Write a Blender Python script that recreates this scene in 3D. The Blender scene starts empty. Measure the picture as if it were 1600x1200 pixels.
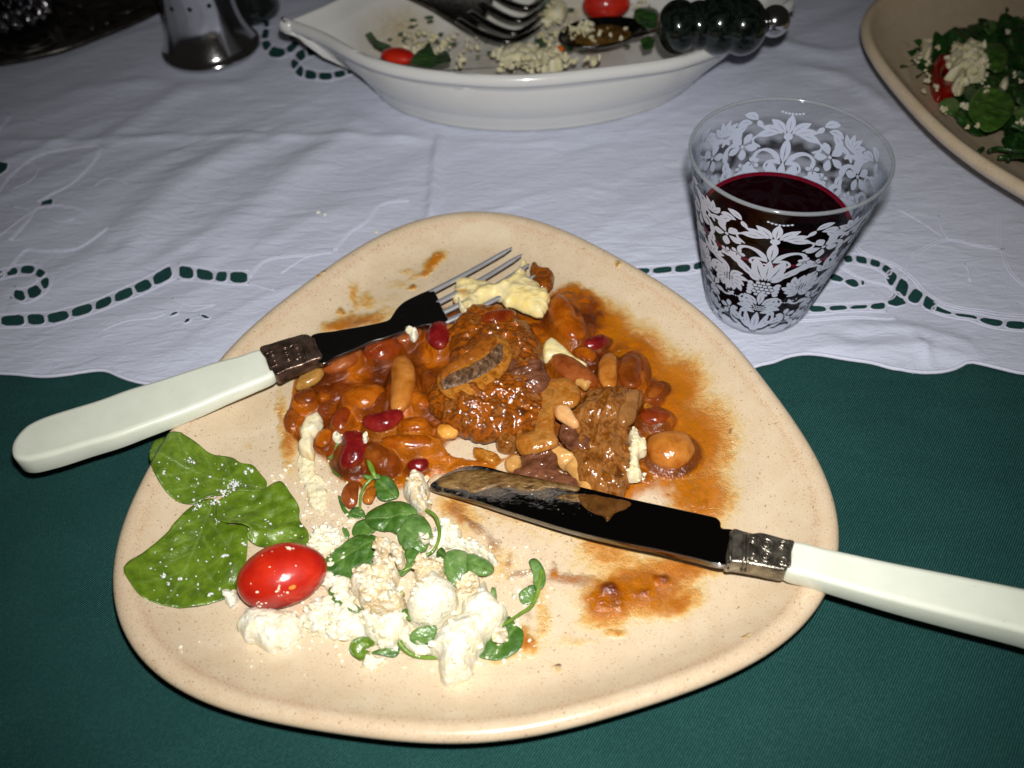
import bpy, math, random
import numpy as np
from mathutils import Matrix, Vector
from mathutils.geometry import delaunay_2d_cdt
random.seed(7); rng = np.random.RandomState(7)
S = 0.01                       # everything below is authored in centimetres
scene = bpy.context.scene
COL = scene.collection
pi = math.pi

# ------------------------------------------------------------------ camera
F, TH, RO, CAMH = 1397.0, math.radians(48.8), math.radians(-3.2), 30.0
CAM = np.array([0, 0, CAMH])
_r = np.array([1, 0, 0.]); _u = np.array([0, math.sin(TH), math.cos(TH)]); FWD = np.array([0, math.cos(TH), -math.sin(TH)])
RIGHT = math.cos(RO) * _r + math.sin(RO) * _u
UP = -math.sin(RO) * _r + math.cos(RO) * _u
cd = bpy.data.cameras.new('camera'); cam = bpy.data.objects.new('camera', cd); COL.objects.link(cam)
cd.sensor_width = 36; cd.lens = F / 1600 * 36; cd.clip_start = 0.01; cd.clip_end = 20
m = Matrix.Identity(4)
for i in range(3):
    m[i][0] = RIGHT[i]; m[i][1] = UP[i]; m[i][2] = -FWD[i]
m.translation = Vector(CAM * S)
cam.matrix_world = m
cd.dof.use_dof = True; cd.dof.focus_distance = 0.355; cd.dof.aperture_fstop = 9
scene.camera = cam

# ------------------------------------------------------------------ light: a dark dining room and the camera's own flash
w = bpy.data.worlds.new('World'); scene.world = w; w.use_nodes = True
w.node_tree.nodes['Background'].inputs[0].default_value = (1.0, 0.9, 0.8, 1)
w.node_tree.nodes['Background'].inputs[1].default_value = 0.012
ld = bpy.data.lights.new('flash', 'SPOT'); ld.energy = 8.9; ld.spot_size = math.radians(93); ld.spot_blend = 1.0; ld.color = (1.0, 0.975, 0.955); ld.shadow_soft_size = 0.007
lo = bpy.data.objects.new('flash', ld); lo.location = Vector((CAM + UP * 3.6 + RIGHT * 0.8 - FWD * 0.5) * S); COL.objects.link(lo)
lo.rotation_euler = Vector(-(np.array([0.5, 27., 0]) - (CAM + UP * 3.6 + RIGHT * 0.8 - FWD * 0.5))).to_track_quat('Z', 'Y').to_euler()
scene.view_settings.view_transform = 'Standard'; scene.view_settings.look = 'None'
scene.view_settings.exposure = 0; scene.view_settings.gamma = 1
scene.render.engine = 'CYCLES'
scene.cycles.max_bounces = 10; scene.cycles.transparent_max_bounces = 16
scene.cycles.sample_clamp_indirect = 4.0

# ------------------------------------------------------------------ helpers: picture point -> point on a level of the table
def U(x, y, z):
    D = (x - 800) / F * RIGHT - (y - 600) / F * UP + FWD
    return CAM + D * ((z - CAM[2]) / D[2])
def UU(p, z):
    p = np.asarray(p, float)
    D = (p[:, :1] - 800) / F * RIGHT - (p[:, 1:2] - 600) / F * UP + FWD
    return CAM + D * ((z - CAM[2]) / D[:, 2:3])
def proj(X):
    v = np.asarray(X, float) - CAM; z = v @ FWD
    return np.stack([800 + F * (v @ RIGHT) / z, 600 - F * (v @ UP) / z], -1)
def pc(s, ox=0, oy=0, k=1.0):
    return np.array([[ox + float(a) / k, oy + float(b) / k] for a, b in (t.split(',') for t in s.split())])

# ------------------------------------------------------------------ numpy noise
def _h(ix, iy, iz, sd):
    with np.errstate(over='ignore'):
        n = (ix.astype(np.uint32) * np.uint32(374761393) + iy.astype(np.uint32) * np.uint32(668265263) + iz.astype(np.uint32) * np.uint32(2147483647) + np.uint32((sd * 974711 + 12345) & 0xffffffff))
        n = (n ^ (n >> np.uint32(13))) * np.uint32(1274126177)
        n = n ^ (n >> np.uint32(16))
        n = n * np.uint32(2246822519); n = n ^ (n >> np.uint32(15))
    return n.astype(np.float64) / 4294967295.0
def vn(p, sd=0):
    p = np.asarray(p, float)
    if p.shape[1] == 2: p = np.c_[p, np.zeros(len(p)) + .37]
    i = np.floor(p).astype(np.int64); f = p - i; f = f * f * f * (f * (f * 6 - 15) + 10)
    o = 0
    for dx in (0, 1):
        for dy in (0, 1):
            for dz in (0, 1):
                wt = (f[:, 0] if dx else 1 - f[:, 0]) * (f[:, 1] if dy else 1 - f[:, 1]) * (f[:, 2] if dz else 1 - f[:, 2])
                o = o + wt * _h(i[:, 0] + dx, i[:, 1] + dy, i[:, 2] + dz, sd)
    return o * 2 - 1
def fbm(p, sd=0, o=4, g=.5):
    p = np.asarray(p, float); a = 1.; s = 0.; t = 0.
    for k in range(o):
        s = s + a * vn(p * 2 ** k + k * 7.3, sd + k); t += a; a *= g
    return s / t
def worley(p, sd=0):
    p = np.asarray(p, float)
    if p.shape[1] == 2: p = np.c_[p, np.zeros(len(p)) + .5]
    i = np.floor(p).astype(np.int64); f1 = np.full(len(p), 9.); 
    for dx in (-1, 0, 1):
        for dy in (-1, 0, 1):
            for dz in (-1, 0, 1):
                c = i + np.array([dx, dy, dz])
                q = np.stack([c[:, k] + _h(c[:, 0], c[:, 1], c[:, 2], sd + 11 * k) for k in range(3)], 1)
                f1 = np.minimum(f1, np.sqrt(((p - q) ** 2).sum(1)))
    return f1
def ss(a, b, x):
    t = np.clip((np.asarray(x, float) - a) / (b - a), 0, 1); return t * t * (3 - 2 * t)

# ------------------------------------------------------------------ materials
def lin(c):
    return tuple(((v / 255) / 12.92 if v / 255 <= .04045 else ((v / 255 + .055) / 1.055) ** 2.4) for v in c)
def rgba(c): return tuple(c) + (1,)
class NT:
    def __init__(s, name):
        s.m = bpy.data.materials.new(name); s.m.use_nodes = True; s.t = s.m.node_tree; s.n = s.t.nodes; s.l = s.t.links
        s.b = s.n['Principled BSDF']; s.out = s.n['Material Output']
        tc = s.n.new('ShaderNodeTexCoord'); oi = s.n.new('ShaderNodeObjectInfo')
        ad = s.n.new('ShaderNodeVectorMath'); ad.operation = 'MULTIPLY_ADD'
        s.l.new(oi.outputs['Random'], ad.inputs[0]); ad.inputs[1].default_value = (3, 7, 5); s.l.new(tc.outputs['Object'], ad.inputs[2])
        s.co = ad.outputs[0]; s.tc = tc
    def noise(s, per_cm, detail=4, rough=.55, dist=0, stretch=None, co=None):
        n = s.n.new('ShaderNodeTexNoise'); n.inputs['Scale'].default_value = per_cm * 100; n.inputs['Detail'].default_value = detail
        n.inputs['Roughness'].default_value = rough; n.inputs['Distortion'].default_value = dist
        c = co or s.co
        if stretch:
            mp = s.n.new('ShaderNodeMapping'); mp.inputs['Scale'].default_value = stretch[:3]
            if len(stretch) > 3: mp.inputs['Rotation'].default_value = (0, 0, stretch[3])
            s.l.new(c, mp.inputs[0]); c = mp.outputs[0]
        s.l.new(c, n.inputs['Vector']); return n.outputs['Fac']
    def vor(s, per_cm, feat='F1'):
        n = s.n.new('ShaderNodeTexVoronoi'); n.inputs['Scale'].default_value = per_cm * 100; n.feature = feat
        s.l.new(s.co, n.inputs['Vector']); return n.outputs['Distance']
    def ramp(s, fac, stops):
        r = s.n.new('ShaderNodeValToRGB'); cr = r.color_ramp
        while len(cr.elements) < len(stops): cr.elements.new(.5)
        for e, (p, c) in zip(cr.elements, stops): e.position = p; e.color = rgba(c) if len(c) == 3 else c
        s.l.new(fac, r.inputs[0]); return r.outputs[0]
    def mix(s, fac, a, b, mode='MIX'):
        n = s.n.new('ShaderNodeMix'); n.data_type = 'RGBA'; n.blend_type = mode
        for inp, v in ((n.inputs[0], fac), (n.inputs[6], a), (n.inputs[7], b)):
            if isinstance(v, (int, float)): inp.default_value = v
            elif isinstance(v, tuple): inp.default_value = rgba(v) if len(v) == 3 else v
            else: s.l.new(v, inp)
        return n.outputs[2]
    def math(s, op, a, b=0., c=0., clamp=False):
        n = s.n.new('ShaderNodeMath'); n.operation = op; n.use_clamp = clamp
        for inp, v in zip(n.inputs, (a, b, c)):
            if isinstance(v, (int, float)): inp.default_value = v
            else: s.l.new(v, inp)
        return n.outputs[0]
    def attr(s, name, out='Fac'):
        n = s.n.new('ShaderNodeAttribute'); n.attribute_name = name; return n.outputs[out]
    def bump(s, fac, dist_cm, strength=1., prev=None):
        b = s.n.new('ShaderNodeBump'); b.inputs['Strength'].default_value = strength; b.inputs['Distance'].default_value = dist_cm * S
        s.l.new(fac, b.inputs['Height'])
        if prev is not None: s.l.new(prev, b.inputs['Normal'])
        s.l.new(b.outputs[0], s.b.inputs['Normal']); s.l.new(b.outputs[0], s.b.inputs['Coat Normal']); return b.outputs[0]
    def set(s, **k):
        for a, v in k.items():
            i = s.b.inputs[a.replace('_', ' ')]
            if isinstance(v, (int, float)): i.default_value = v
            elif isinstance(v, tuple): i.default_value = rgba(v) if len(v) == 3 and i.type == 'RGBA' else v
            else: s.l.new(v, i)
        return s
def simple(name, cols, scale=2., rough=.4, bumps=((6, .02),), metal=0., coat=0., sss=0., stretch=None, spec=.5, detail=5, sssr=(.3, .15, .08), coatr=.06, ctint=(1, 1, 1)):
    t = NT(name)
    if len(cols) == 1: t.set(Base_Color=tuple(cols[0]))
    else:
        lo_, hi = .32, .68
        t.set(Base_Color=t.ramp(t.noise(scale, detail, .6, .3, stretch), [(lo_ + (hi - lo_) * i / (len(cols) - 1), c) for i, c in enumerate(cols)]))
    t.set(Roughness=rough, Metallic=metal, Coat_Weight=coat, Coat_Roughness=coatr, Specular_IOR_Level=spec, Coat_Tint=ctint)
    if sss: t.set(Subsurface_Weight=sss, Subsurface_Radius=sssr, Subsurface_Scale=.004)
    prev = None
    for sc, d in bumps: prev = t.bump(t.noise(sc, 3, .6, 0, stretch), d, 1, prev)
    return t.m

# ------------------------------------------------------------------ mesh / object helpers
ORG = {}
def mesh_obj(name, V, Fc, mat, parent=None, smooth=True, attrs=None, origin=None, sharp=None):
    V = np.asarray(V, float)
    if origin is None:
        origin = np.array([V[:, 0].mean(), V[:, 1].mean(), V[:, 2].min()])
    me = bpy.data.meshes.new(name)
    me.from_pydata([tuple(v) for v in ((V - origin) * S)], [], [tuple(int(i) for i in f) for f in Fc])
    me.materials.append(mat)
    if smooth: me.polygons.foreach_set('use_smooth', [True] * len(me.polygons))
    if sharp: me.set_sharp_from_angle(angle=math.radians(sharp))
    if attrs:
        for k, a in attrs.items():
            a = np.asarray(a, float)
            if a.ndim == 1:
                at = me.attributes.new(k, 'FLOAT', 'POINT'); at.data.foreach_set('value', a.astype(np.float32))
            else:
                at = me.attributes.new(k, 'FLOAT_COLOR', 'POINT'); at.data.foreach_set('color', np.c_[a, np.ones(len(a))].astype(np.float32).ravel())
    me.update()
    o = bpy.data.objects.new(name, me); COL.objects.link(o)
    ORG[o.name] = origin
    if parent is not None:
        o.parent = parent; o.location = Vector((origin - ORG[parent.name]) * S)
    else: o.location = Vector(origin * S)
    return o
def tag(o, label=None, cat=None, group=None, kind=None):
    if label: o['label'] = label
    if cat: o['category'] = cat
    if group: o['group'] = group
    if kind: o['kind'] = kind
    return o
def empty(name, org):
    o = bpy.data.objects.new(name, None); COL.objects.link(o); o.empty_display_size = .01
    ORG[o.name] = np.array(org, float); o.location = Vector(ORG[o.name] * S); return o
class MB:
    def __init__(s): s.V = []; s.F = []; s.n = 0
    def add(s, V, Fc):
        V = np.asarray(V, float); s.V.append(V); s.F += [tuple(i + s.n for i in f) for f in Fc]; s.n += len(V)
    def arr(s): return np.concatenate(s.V), s.F
    def build(s, name, mat, parent=None, **k):
        V, Fc = s.arr(); return mesh_obj(name, V, Fc, mat, parent, **k)

def inpoly(P, poly):
    x, y = P[:, 0], P[:, 1]; c = np.zeros(len(P), bool); n = len(poly)
    for i in range(n):
        x1, y1 = poly[i]; x2, y2 = poly[i - 1]
        if y1 == y2: continue
        k = ((y1 > y) != (y2 > y)) & (x < (x2 - x1) * (y - y1) / (y2 - y1) + x1); c ^= k
    return c
def edist(P, A, B):
    d = np.full(len(P), 1e9)
    for a, b in zip(A, B):
        ab = b - a; t = np.clip(((P - a) @ ab) / max(ab @ ab, 1e-12), 0, 1)
        d = np.minimum(d, np.hypot(*(P - a - t[:, None] * ab).T))
    return d
def catmull(p, closed=True, k=6):
    p = np.asarray(p, float); n = len(p); out = []
    R = range(n) if closed else range(n - 1)
    for i in R:
        if closed: a, b, c, d = p[(i - 1) % n], p[i], p[(i + 1) % n], p[(i + 2) % n]
        else: a, b, c, d = p[max(i - 1, 0)], p[i], p[i + 1], p[min(i + 2, n - 1)]
        for j in range(k):
            t = j / k; out.append(.5 * (2 * b + (c - a) * t + (2 * a - 5 * b + 4 * c - d) * t * t + (3 * b - 3 * c + d - a) * t ** 3))
    if not closed: out.append(p[-1])
    return np.array(out)
def resample(p, step, closed=True):
    q = np.vstack([p, p[:1]]) if closed else p
    L = np.r_[0, np.cumsum(np.hypot(*np.diff(q[:, :2], axis=0).T))]; n = max(int(round(L[-1] / step)), 6 if closed else 2)
    t = np.linspace(0, L[-1], n + 1)[:(-1 if closed else None)]
    return np.stack([np.interp(t, L, q[:, i]) for i in range(q.shape[1])], 1)
def area(p): return .5 * np.sum(p[:, 0] * np.roll(p[:, 1], -1) - np.roll(p[:, 0], -1) * p[:, 1])
def fill(poly, sp, jitter=.25, insets=()):
    """triangulated inside of an outline, with inner points every sp"""
    b = resample(poly, sp)
    if area(b) < 0: b = b[::-1]
    lo_ = b.min(0); hi = b.max(0)
    nx = int((hi[0] - lo_[0]) / sp) + 2; ny = int((hi[1] - lo_[1]) / (sp * .866)) + 2
    g = np.array([[lo_[0] + (i + .5 * (j % 2)) * sp, lo_[1] + j * sp * .866] for j in range(ny) for i in range(nx)])
    g += rng.uniform(-jitter, jitter, g.shape) * sp
    g = g[inpoly(g, b)]
    T_ = np.roll(b, -1, 0) - np.roll(b, 1, 0); T_ /= np.linalg.norm(T_, axis=1)[:, None] + 1e-12; Nn = np.stack([-T_[:, 1], T_[:, 0]], 1)
    if len(g):
        g = g[edist(g, b, np.roll(b, -1, 0)) > (sp * .55 if not insets else max(insets) + sp * .5)]
    for q_ in insets:
        ib = b + Nn * q_; k_ = inpoly(ib, b) & (edist(ib, b, np.roll(b, -1, 0)) > q_ * .93); g = np.vstack([g, ib[k_]]) if len(g) else ib[k_]
    P = np.vstack([b, g]) if len(g) else b
    nb = len(b)
    r = delaunay_2d_cdt([Vector(p) for p in P], [(i, (i + 1) % nb) for i in range(nb)], [], 0, 1e-6)
    V = np.array([tuple(v) for v in r[0]]); Fc = np.array([f for f in r[2]])
    Fc = Fc[inpoly(V[Fc].mean(1), b)]
    d = edist(V, b, np.roll(b, -1, 0))
    return V, Fc, d, b
def closed_sheet(V2, Fc, zt, zb, d):
    """top and bottom heights over one triangulation, welded along the outline"""
    rim = d < 1e-5; n = len(V2)
    idx = np.arange(n) + n; 
    V = np.vstack([np.c_[V2, zt], np.c_[V2, zb]])
    f = [tuple(t) for t in Fc] + [tuple(idx[t][::-1]) for t in Fc]
    # side wall along outline edges
    cnt = {}
    for t in Fc:
        for a, b in ((t[0], t[1]), (t[1], t[2]), (t[2], t[0])):
            cnt[(a, b)] = cnt.get((a, b), 0) + 1
    for (a, b) in list(cnt):
        if (b, a) not in cnt: f.append((b, a, a + n, b + n))
    return V, f
def tube(path, rad, n=8, closed=False, flat=1.0):
    P = np.asarray(path, float); m_ = len(P); rad = np.full(m_, rad) if np.isscalar(rad) else np.asarray(rad, float)
    T = (np.roll(P, -1, 0) - np.roll(P, 1, 0)) if closed else np.gradient(P, axis=0)
    T /= np.linalg.norm(T, axis=1)[:, None] + 1e-12
    up = np.array([0, 0, 1.]); V = []; Fc = []
    for i in range(m_):
        s_ = np.cross(T[i], up); 
        if np.linalg.norm(s_) < .05: s_ = np.cross(T[i], [0, 1, 0])
        s_ /= np.linalg.norm(s_); v = np.cross(s_, T[i])
        for k in range(n):
            a = 2 * pi * k / n; V.append(P[i] + rad[i] * (math.cos(a) * s_ + flat * math.sin(a) * v))
    for i in range(m_ if closed else m_ - 1):
        for k in range(n):
            a = i * n + k; b = i * n + (k + 1) % n; c = ((i + 1) % m_) * n + (k + 1) % n; d = ((i + 1) % m_) * n + k
            Fc.append((a, b, c, d))
    if not closed:
        Fc.append(tuple(range(n))[::-1]); Fc.append(tuple((m_ - 1) * n + k for k in range(n)))
    return V, Fc
def lathe(prof, ctr, n=96, axis=None, close=True):
    """profile of (radius, height) pairs turned about a vertical axis, or about `axis`"""
    prof = np.asarray(prof, float); V = []; Fc = []
    if axis is None: X, Y, Z = np.eye(3)
    else:
        Z = np.array(axis, float); Z /= np.linalg.norm(Z); X = np.cross([0, 0, 1.], Z); X /= np.linalg.norm(X); Y = np.cross(Z, X)
    for r, z in prof:
        for k in range(n):
            a = 2 * pi * k / n; V.append(np.asarray(ctr) + r * math.cos(a) * X + r * math.sin(a) * Y + z * Z)
    m_ = len(prof)
    for i in range(m_ - 1):
        for k in range(n): Fc.append((i * n + k, i * n + (k + 1) % n, (i + 1) * n + (k + 1) % n, (i + 1) * n + k))
    if close:
        Fc.append(tuple(range(n))[::-1]); Fc.append(tuple((m_ - 1) * n + k for k in range(n)))
    return np.array(V), Fc
def ico(sub=2):
    import bmesh
    bm = bmesh.new(); bmesh.ops.create_icosphere(bm, subdivisions=sub, radius=1)
    V = np.array([tuple(v.co) for v in bm.verts]); Fc = [tuple(v.index for v in f.verts) for f in bm.faces]; bm.free(); return V, Fc
def sphere(nu=32, nv=18):
    V = [(0, 0, 1)] ; Fc = []
    for j in range(1, nv):
        for i in range(nu):
            a = 2 * pi * i / nu; b = pi * j / nv; V.append((math.sin(b) * math.cos(a), math.sin(b) * math.sin(a), math.cos(b)))
    V.append((0, 0, -1)); e = len(V) - 1
    for i in range(nu):
        Fc.append((0, 1 + i, 1 + (i + 1) % nu)); Fc.append((e, 1 + (nv - 2) * nu + (i + 1) % nu, 1 + (nv - 2) * nu + i))
        for j in range(nv - 2):
            a = 1 + j * nu + i; b = 1 + j * nu + (i + 1) % nu; Fc.append((a, a + nu, b + nu, b))
    return np.array(V), Fc

# ================================================================== SETTING
# green table cover
GREEN = NT('green_weave')
sep = GREEN.n.new('ShaderNodeSeparateXYZ'); GREEN.l.new(GREEN.tc.outputs['Object'], sep.inputs[0])
def sine(t, ch, k, ph=0):
    return t.math('SINE', t.math('MULTIPLY_ADD', ch, k, ph))
wx = sine(GREEN, GREEN.math('ADD', sep.outputs[0], GREEN.math('MULTIPLY', sep.outputs[1], .35)), 2 * pi / .00105); wy = sine(GREEN, sep.outputs[1], 2 * pi / .00095)
wv = GREEN.math('MULTIPLY', wx, wy)
irr = GREEN.noise(9, 3)
wv2 = GREEN.math('ADD', wv, GREEN.math('MULTIPLY', irr, 1.2))
colv = GREEN.ramp(GREEN.math('MULTIPLY_ADD', wv2, .25, .35), [(.0, lin((12, 50, 48))), (.5, lin((24, 64, 61))), (1, lin((100, 156, 146)))])
big = GREEN.noise(.35, 3)
GREEN.set(Base_Color=GREEN.mix(GREEN.math('MULTIPLY', big, .5), colv, lin((6, 46, 48))), Roughness=.9, Specular_IOR_Level=.1)
lint = GREEN.math('GREATER_THAN', GREEN.noise(5, 4, .75, 2.5, (1, .25, 1, .6)), .80)
GREEN.set(Base_Color=GREEN.mix(GREEN.math('MULTIPLY', lint, .35), GREEN.mix(GREEN.math('MULTIPLY', big, .5), colv, lin((6, 46, 48))), lin((120, 150, 140))))
gb = GREEN.bump(GREEN.noise(.22, 3, .5, 0, (.5, 1.3, 1, .3)), .5, .8); GREEN.bump(wv2, .014, 1, gb)
g = 60; n = 12
V = [(-75 + 150 * i / n, -20 + 130 * j / n, 0) for j in range(n + 1) for i in range(n + 1)]
Fc = [(j * (n + 1) + i, j * (n + 1) + i + 1, (j + 1) * (n + 1) + i + 1, (j + 1) * (n + 1) + i) for j in range(n) for i in range(n)]
tag(mesh_obj('table_cover', V, Fc, GREEN.m, origin=np.array([0, 40, 0.])), 'dark green woven cloth covering the whole table', kind='structure')

# ------------------------------------------------------------------ the rounded-triangle plates
PC = np.array([-1.688, 22.05]); PR, PA, PB, PH = 12.96, .088, .018, 1.593
PROF_TOP = [(0, 1.0), (.3, 1.0), (.62, 1.0), (.72, 1.01), (.79, 1.03), (.835, 1.10), (.87, 1.24), (.90, 1.45), (.925, 1.67), (.942, 1.84), (.952, 1.95), (.964, 2.0), (.976, 2.01), (.987, 1.97), (.996, 1.88), (1.0, 1.76)]
PROF_BOT = [(.998, 1.62), (.985, 1.48), (.95, 1.30), (.85, .95), (.70, .60), (.62, .45), (.60, .12), (.57, .12), (.56, .45), (.3, .45), (0, .45)]
def pr_r(t): return 1 + PA * np.cos(3 * (t - PH)) + PB * np.cos(6 * (t - PH))
def plate_s(x, y):
    dx = x - PC[0]; dy = y - PC[1]; return np.hypot(dx, dy) / (PR * pr_r(np.arctan2(dy, dx)))
def plate_z(x, y):
    a = np.array(PROF_TOP); return np.interp(plate_s(x, y), a[:, 0], a[:, 1])
def tri_plate(c, R, ph, top, bot, nphi=420, sub=9):
    """rings of a rounded-triangle plate: returns vertices, faces and the ring parameter"""
    t = np.array(top, float)
    dense = []
    for a, b in zip(t[:-1], t[1:]):
        k = max(1, int((b[0] - a[0]) * R / .09))
        for j in range(k): dense.append(a + (b - a) * j / k)
    dense.append(t[-1]); dense = np.array(dense)
    # smooth the interpolated profile a little
    z = dense[:, 1].copy()
    for _ in range(6): z[1:-1] = .25 * z[:-2] + .5 * z[1:-1] + .25 * z[2:]
    z[dense[:, 0] > .935] = dense[dense[:, 0] > .935, 1]
    dense[:, 1] = z
    prof = np.vstack([dense[1:], np.array(bot, float)[:-1]])
    ang = np.linspace(0, 2 * pi, nphi, endpoint=False); rr = R * (1 + PA * np.cos(3 * (ang - ph)) + PB * np.cos(6 * (ang - ph)))
    V = [(c[0], c[1], top[0][1])]; sv = [0.]
    for s_, z_ in prof:
        for k in range(nphi): V.append((c[0] + rr[k] * s_ * math.cos(ang[k]), c[1] + rr[k] * s_ * math.sin(ang[k]), z_)); sv.append(s_)
    V.append((c[0], c[1], bot[-1][1])); sv.append(0)
    Fc = [(0, 1 + k, 1 + (k + 1) % nphi) for k in range(nphi)]
    mm = len(prof)
    for i in range(mm - 1):
        for k in range(nphi): Fc.append((1 + i * nphi + k, 1 + (i + 1) * nphi + k, 1 + (i + 1) * nphi + (k + 1) % nphi, 1 + i * nphi + (k + 1) % nphi))
    e = len(V) - 1
    for k in range(nphi): Fc.append((e, 1 + (mm - 1) * nphi + (k + 1) % nphi, 1 + (mm - 1) * nphi + k))
    return np.array(V), Fc, np.array(sv)

# ------------------------------------------------------------------ white embroidered runner, with real holes
holes = []; stitch = MB()
def gz(x, y): return 0.0
def cell_stitch(poly_w, r=.055):
    p = resample(poly_w, .18); stitch_paths.append((p, r, True))
stitch_paths = []
def ladder(s, wd, n, gap=.03, outline=True, k=10):
    """a curved row of cut cells: centre line in the picture, widths in px, n cells"""
    wd = np.asarray(wd) * 1.3; c = catmull(pc(s), False, k); wd = np.interp(np.linspace(0, 1, len(c)), np.linspace(0, 1, len(wd)), wd)
    T = np.gradient(c, axis=0); T /= np.linalg.norm(T, axis=1)[:, None]; N = np.stack([-T[:, 1] * .8, T[:, 0]], 1)
    a = UU(c + N * wd[:, None] / 2, 0)[:, :2]; b = UU(c - N * wd[:, None] / 2, 0)[:, :2]; cc = UU(c, 0)[:, :2]
    L = np.r_[0, np.cumsum(np.hypot(*np.diff(cc, axis=0).T))]
    cuts = np.linspace(0, L[-1], n + 1); cuts[1:-1] += rng.uniform(-.12, .12, n - 1) * L[-1] / n
    f = lambda q, t: np.stack([np.interp(t, L, q[:, 0]), np.interp(t, L, q[:, 1])], 1)
    for i in range(n):
        sk = rng.uniform(-.06, .06)
        t0, t1 = cuts[i] + gap / 2 + .03, cuts[i + 1] - gap / 2 - .03
        tt = np.linspace(t0, t1, 6)
        A = f(a, tt + sk); B = f(b, tt - sk); mid = (A + B) / 2; A = mid + (A - mid) * 1.1; B = mid + (B - mid) * 1.1
        poly = np.vstack([A[0] * .8 + B[0] * .2, A[1:-1] if False else A[1:5], A[5] * .8 + B[5] * .2, B[5] * .8 + A[5] * .2, B[1:5][::-1], B[0] * .8 + A[0] * .2])
        holes.append(poly); cell_stitch(poly, .045)
    if outline:
        for q, o in ((a, b), (b, a)):
            e = q + (q - o) / (np.linalg.norm(q - o, axis=1)[:, None] + 1e-9) * .13
            stitch_paths.append((resample(e, .2, False), .05, False))
def cut(s, sm=True):
    p = UU(catmull(pc(s)) if sm else pc(s), 0)[:, :2]; holes.append(resample(p, .12)); cell_stitch(p, .05)
def line(s, r=.05, double=0):
    c = UU(catmull(pc(s), False, 8), 0)[:, :2]; c = resample(c, .2, False); stitch_paths.append((c, r, False))
    if double:
        T = np.gradient(c, axis=0); T /= np.linalg.norm(T, axis=1)[:, None]; stitch_paths.append((c + np.stack([-T[:, 1], T[:, 0]], 1) * double, r * .8, False))
ladder('-30,507 10,504 45,501 80,499 110,492 150,480 190,464 225,449 255,434 272,426', [11, 13, 13, 12, 13, 14], 9)
ladder('279,428 310,431 345,435 390,437', [13, 12, 13, 13], 4)
ladder('-20,437 10,429 32,424 52,424 68,433 72,445 62,455 47,463 33,465 22,460', [9, 9, 11, 13, 14, 14, 9], 7)
cut('264,497 272,489 282,490 274,495'); cut('288,508 291,500 299,499 297,506'); cut('313,494 322,494 331,501 320,501')
cut('64,326 66,317 82,312 86,318 80,328', False); cut('-8,262 0,257 16,258 12,268 0,276 -8,274', False)
ladder('418,-30 415,0 416,25 417,45 414,62 420,77 434,85 448,84 460,75 466,67', [8, 9, 9, 11, 14, 14, 12, 10], 9)
cut('451,64 457,59 466,60 468,64 458,66'); 
ladder('514,90 500,84 482,86 468,94 462,105 472,117 490,121 512,122 535,116 556,110 585,109', [9, 11, 12, 13, 12, 10, 9, 8, 6], 10)
ladder('985,428 1020,427 1050,425 1078,421 1110,412', [8, 9, 9, 8], 4)
ladder('1316,411 1330,408 1350,411 1372,417 1392,431', [9, 9, 9, 11], 4)
ladder('1385,428 1400,446 1430,465 1462,483', [12, 19, 18, 13], 4, outline=False)
ladder('1455,482 1480,493 1517,500 1553,507 1590,511 1640,513', [9, 5, 5, 9, 10, 10], 5)
cut('1384,470 1394,460 1402,458 1410,466 1418,477 1400,482 1386,478', False)
ladder('1262,484 1300,484 1345,483 1385,479', [9, 7, 5, 10], 4)
cut('1295,440 1300,430 1318,438 1312,445'); cut('1317,443 1330,438 1340,443 1342,450 1332,453'); cut('1344,440 1351,443 1349,450 1344,449')
line('0,303 20,275 50,252 90,238 150,233 157,240 140,262 110,290 80,306 60,318', .05, .14); line('10,280 40,258 60,262 50,285 20,300', .04)
line('150,233 148,250 128,275 95,300', .04); line('-10,215 5,205 20,185', .05, .15)
line('20,380 45,352 60,330 95,326 130,334 165,358 158,368 120,390 70,393 40,393 10,425 -20,440', .05, .14)
line('60,330 90,350 120,345', .035); line('20,325 50,332 30,350 0,375', .04)
line('150,295 170,282 200,290', .03); line('160,520 200,505 240,500 262,492', .035); line('270,470 300,480 340,478 300,488', .03)
line('392,437 405,420 430,408 500,402', .045, .13); line('388,445 430,458', .045)
line('525,395 545,370 575,350 590,330 605,322 640,318', .045, .12); line('440,430 480,405 520,398', .045)
line('1400,500 1380,500 1340,497 1270,500 1230,502', .05, .12); line('1330,380 1345,400 1375,410 1400,420 1425,440 1450,465 1490,485 1560,495 1640,500', .05, .15)
line('1300,415 1345,440 1385,450 1395,460 1380,470 1320,476', .05, .12)
line('1415,440 1420,410 1450,390 1480,380 1520,388 1560,392 1562,370 1565,340 1590,320', .045, .15); line('1480,378 1470,360 1465,340', .04); line('1562,392 1570,420 1590,445 1620,465', .045, .13)
line('1505,415 1512,425 1514,442', .05); line('1400,330 1430,345 1470,372', .035)
edge = catmull(pc('-260,560 -180,592 -90,598 -40,582 0,586 30,588 75,591 110,588 130,585 165,582 190,592 215,600 260,606 320,604 390,595 440,585 520,598 600,604 700,600 760,585 840,600 920,606 1010,600 1080,585 1140,590 1187,575 1205,571 1228,561 1255,556 1285,558 1325,566 1365,571 1400,581 1440,585 1470,584 1495,578 1510,571 1545,578 1590,588 1650,590 1720,575 1800,590 1880,590'), False, 4)
ew = UU(edge, 0)[:, :2]
ew = resample(ew, .28, False)
outl = np.vstack([ew, [[46, ew[-1, 1]], [52, 84], [-52, 84], [-46, ew[0, 1]]]])
outl_c = resample(outl, .3) if False else outl
pts = [outl_c]; edges = [(i, (i + 1) % len(outl_c)) for i in range(len(outl_c))]; nn = len(outl_c)
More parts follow.
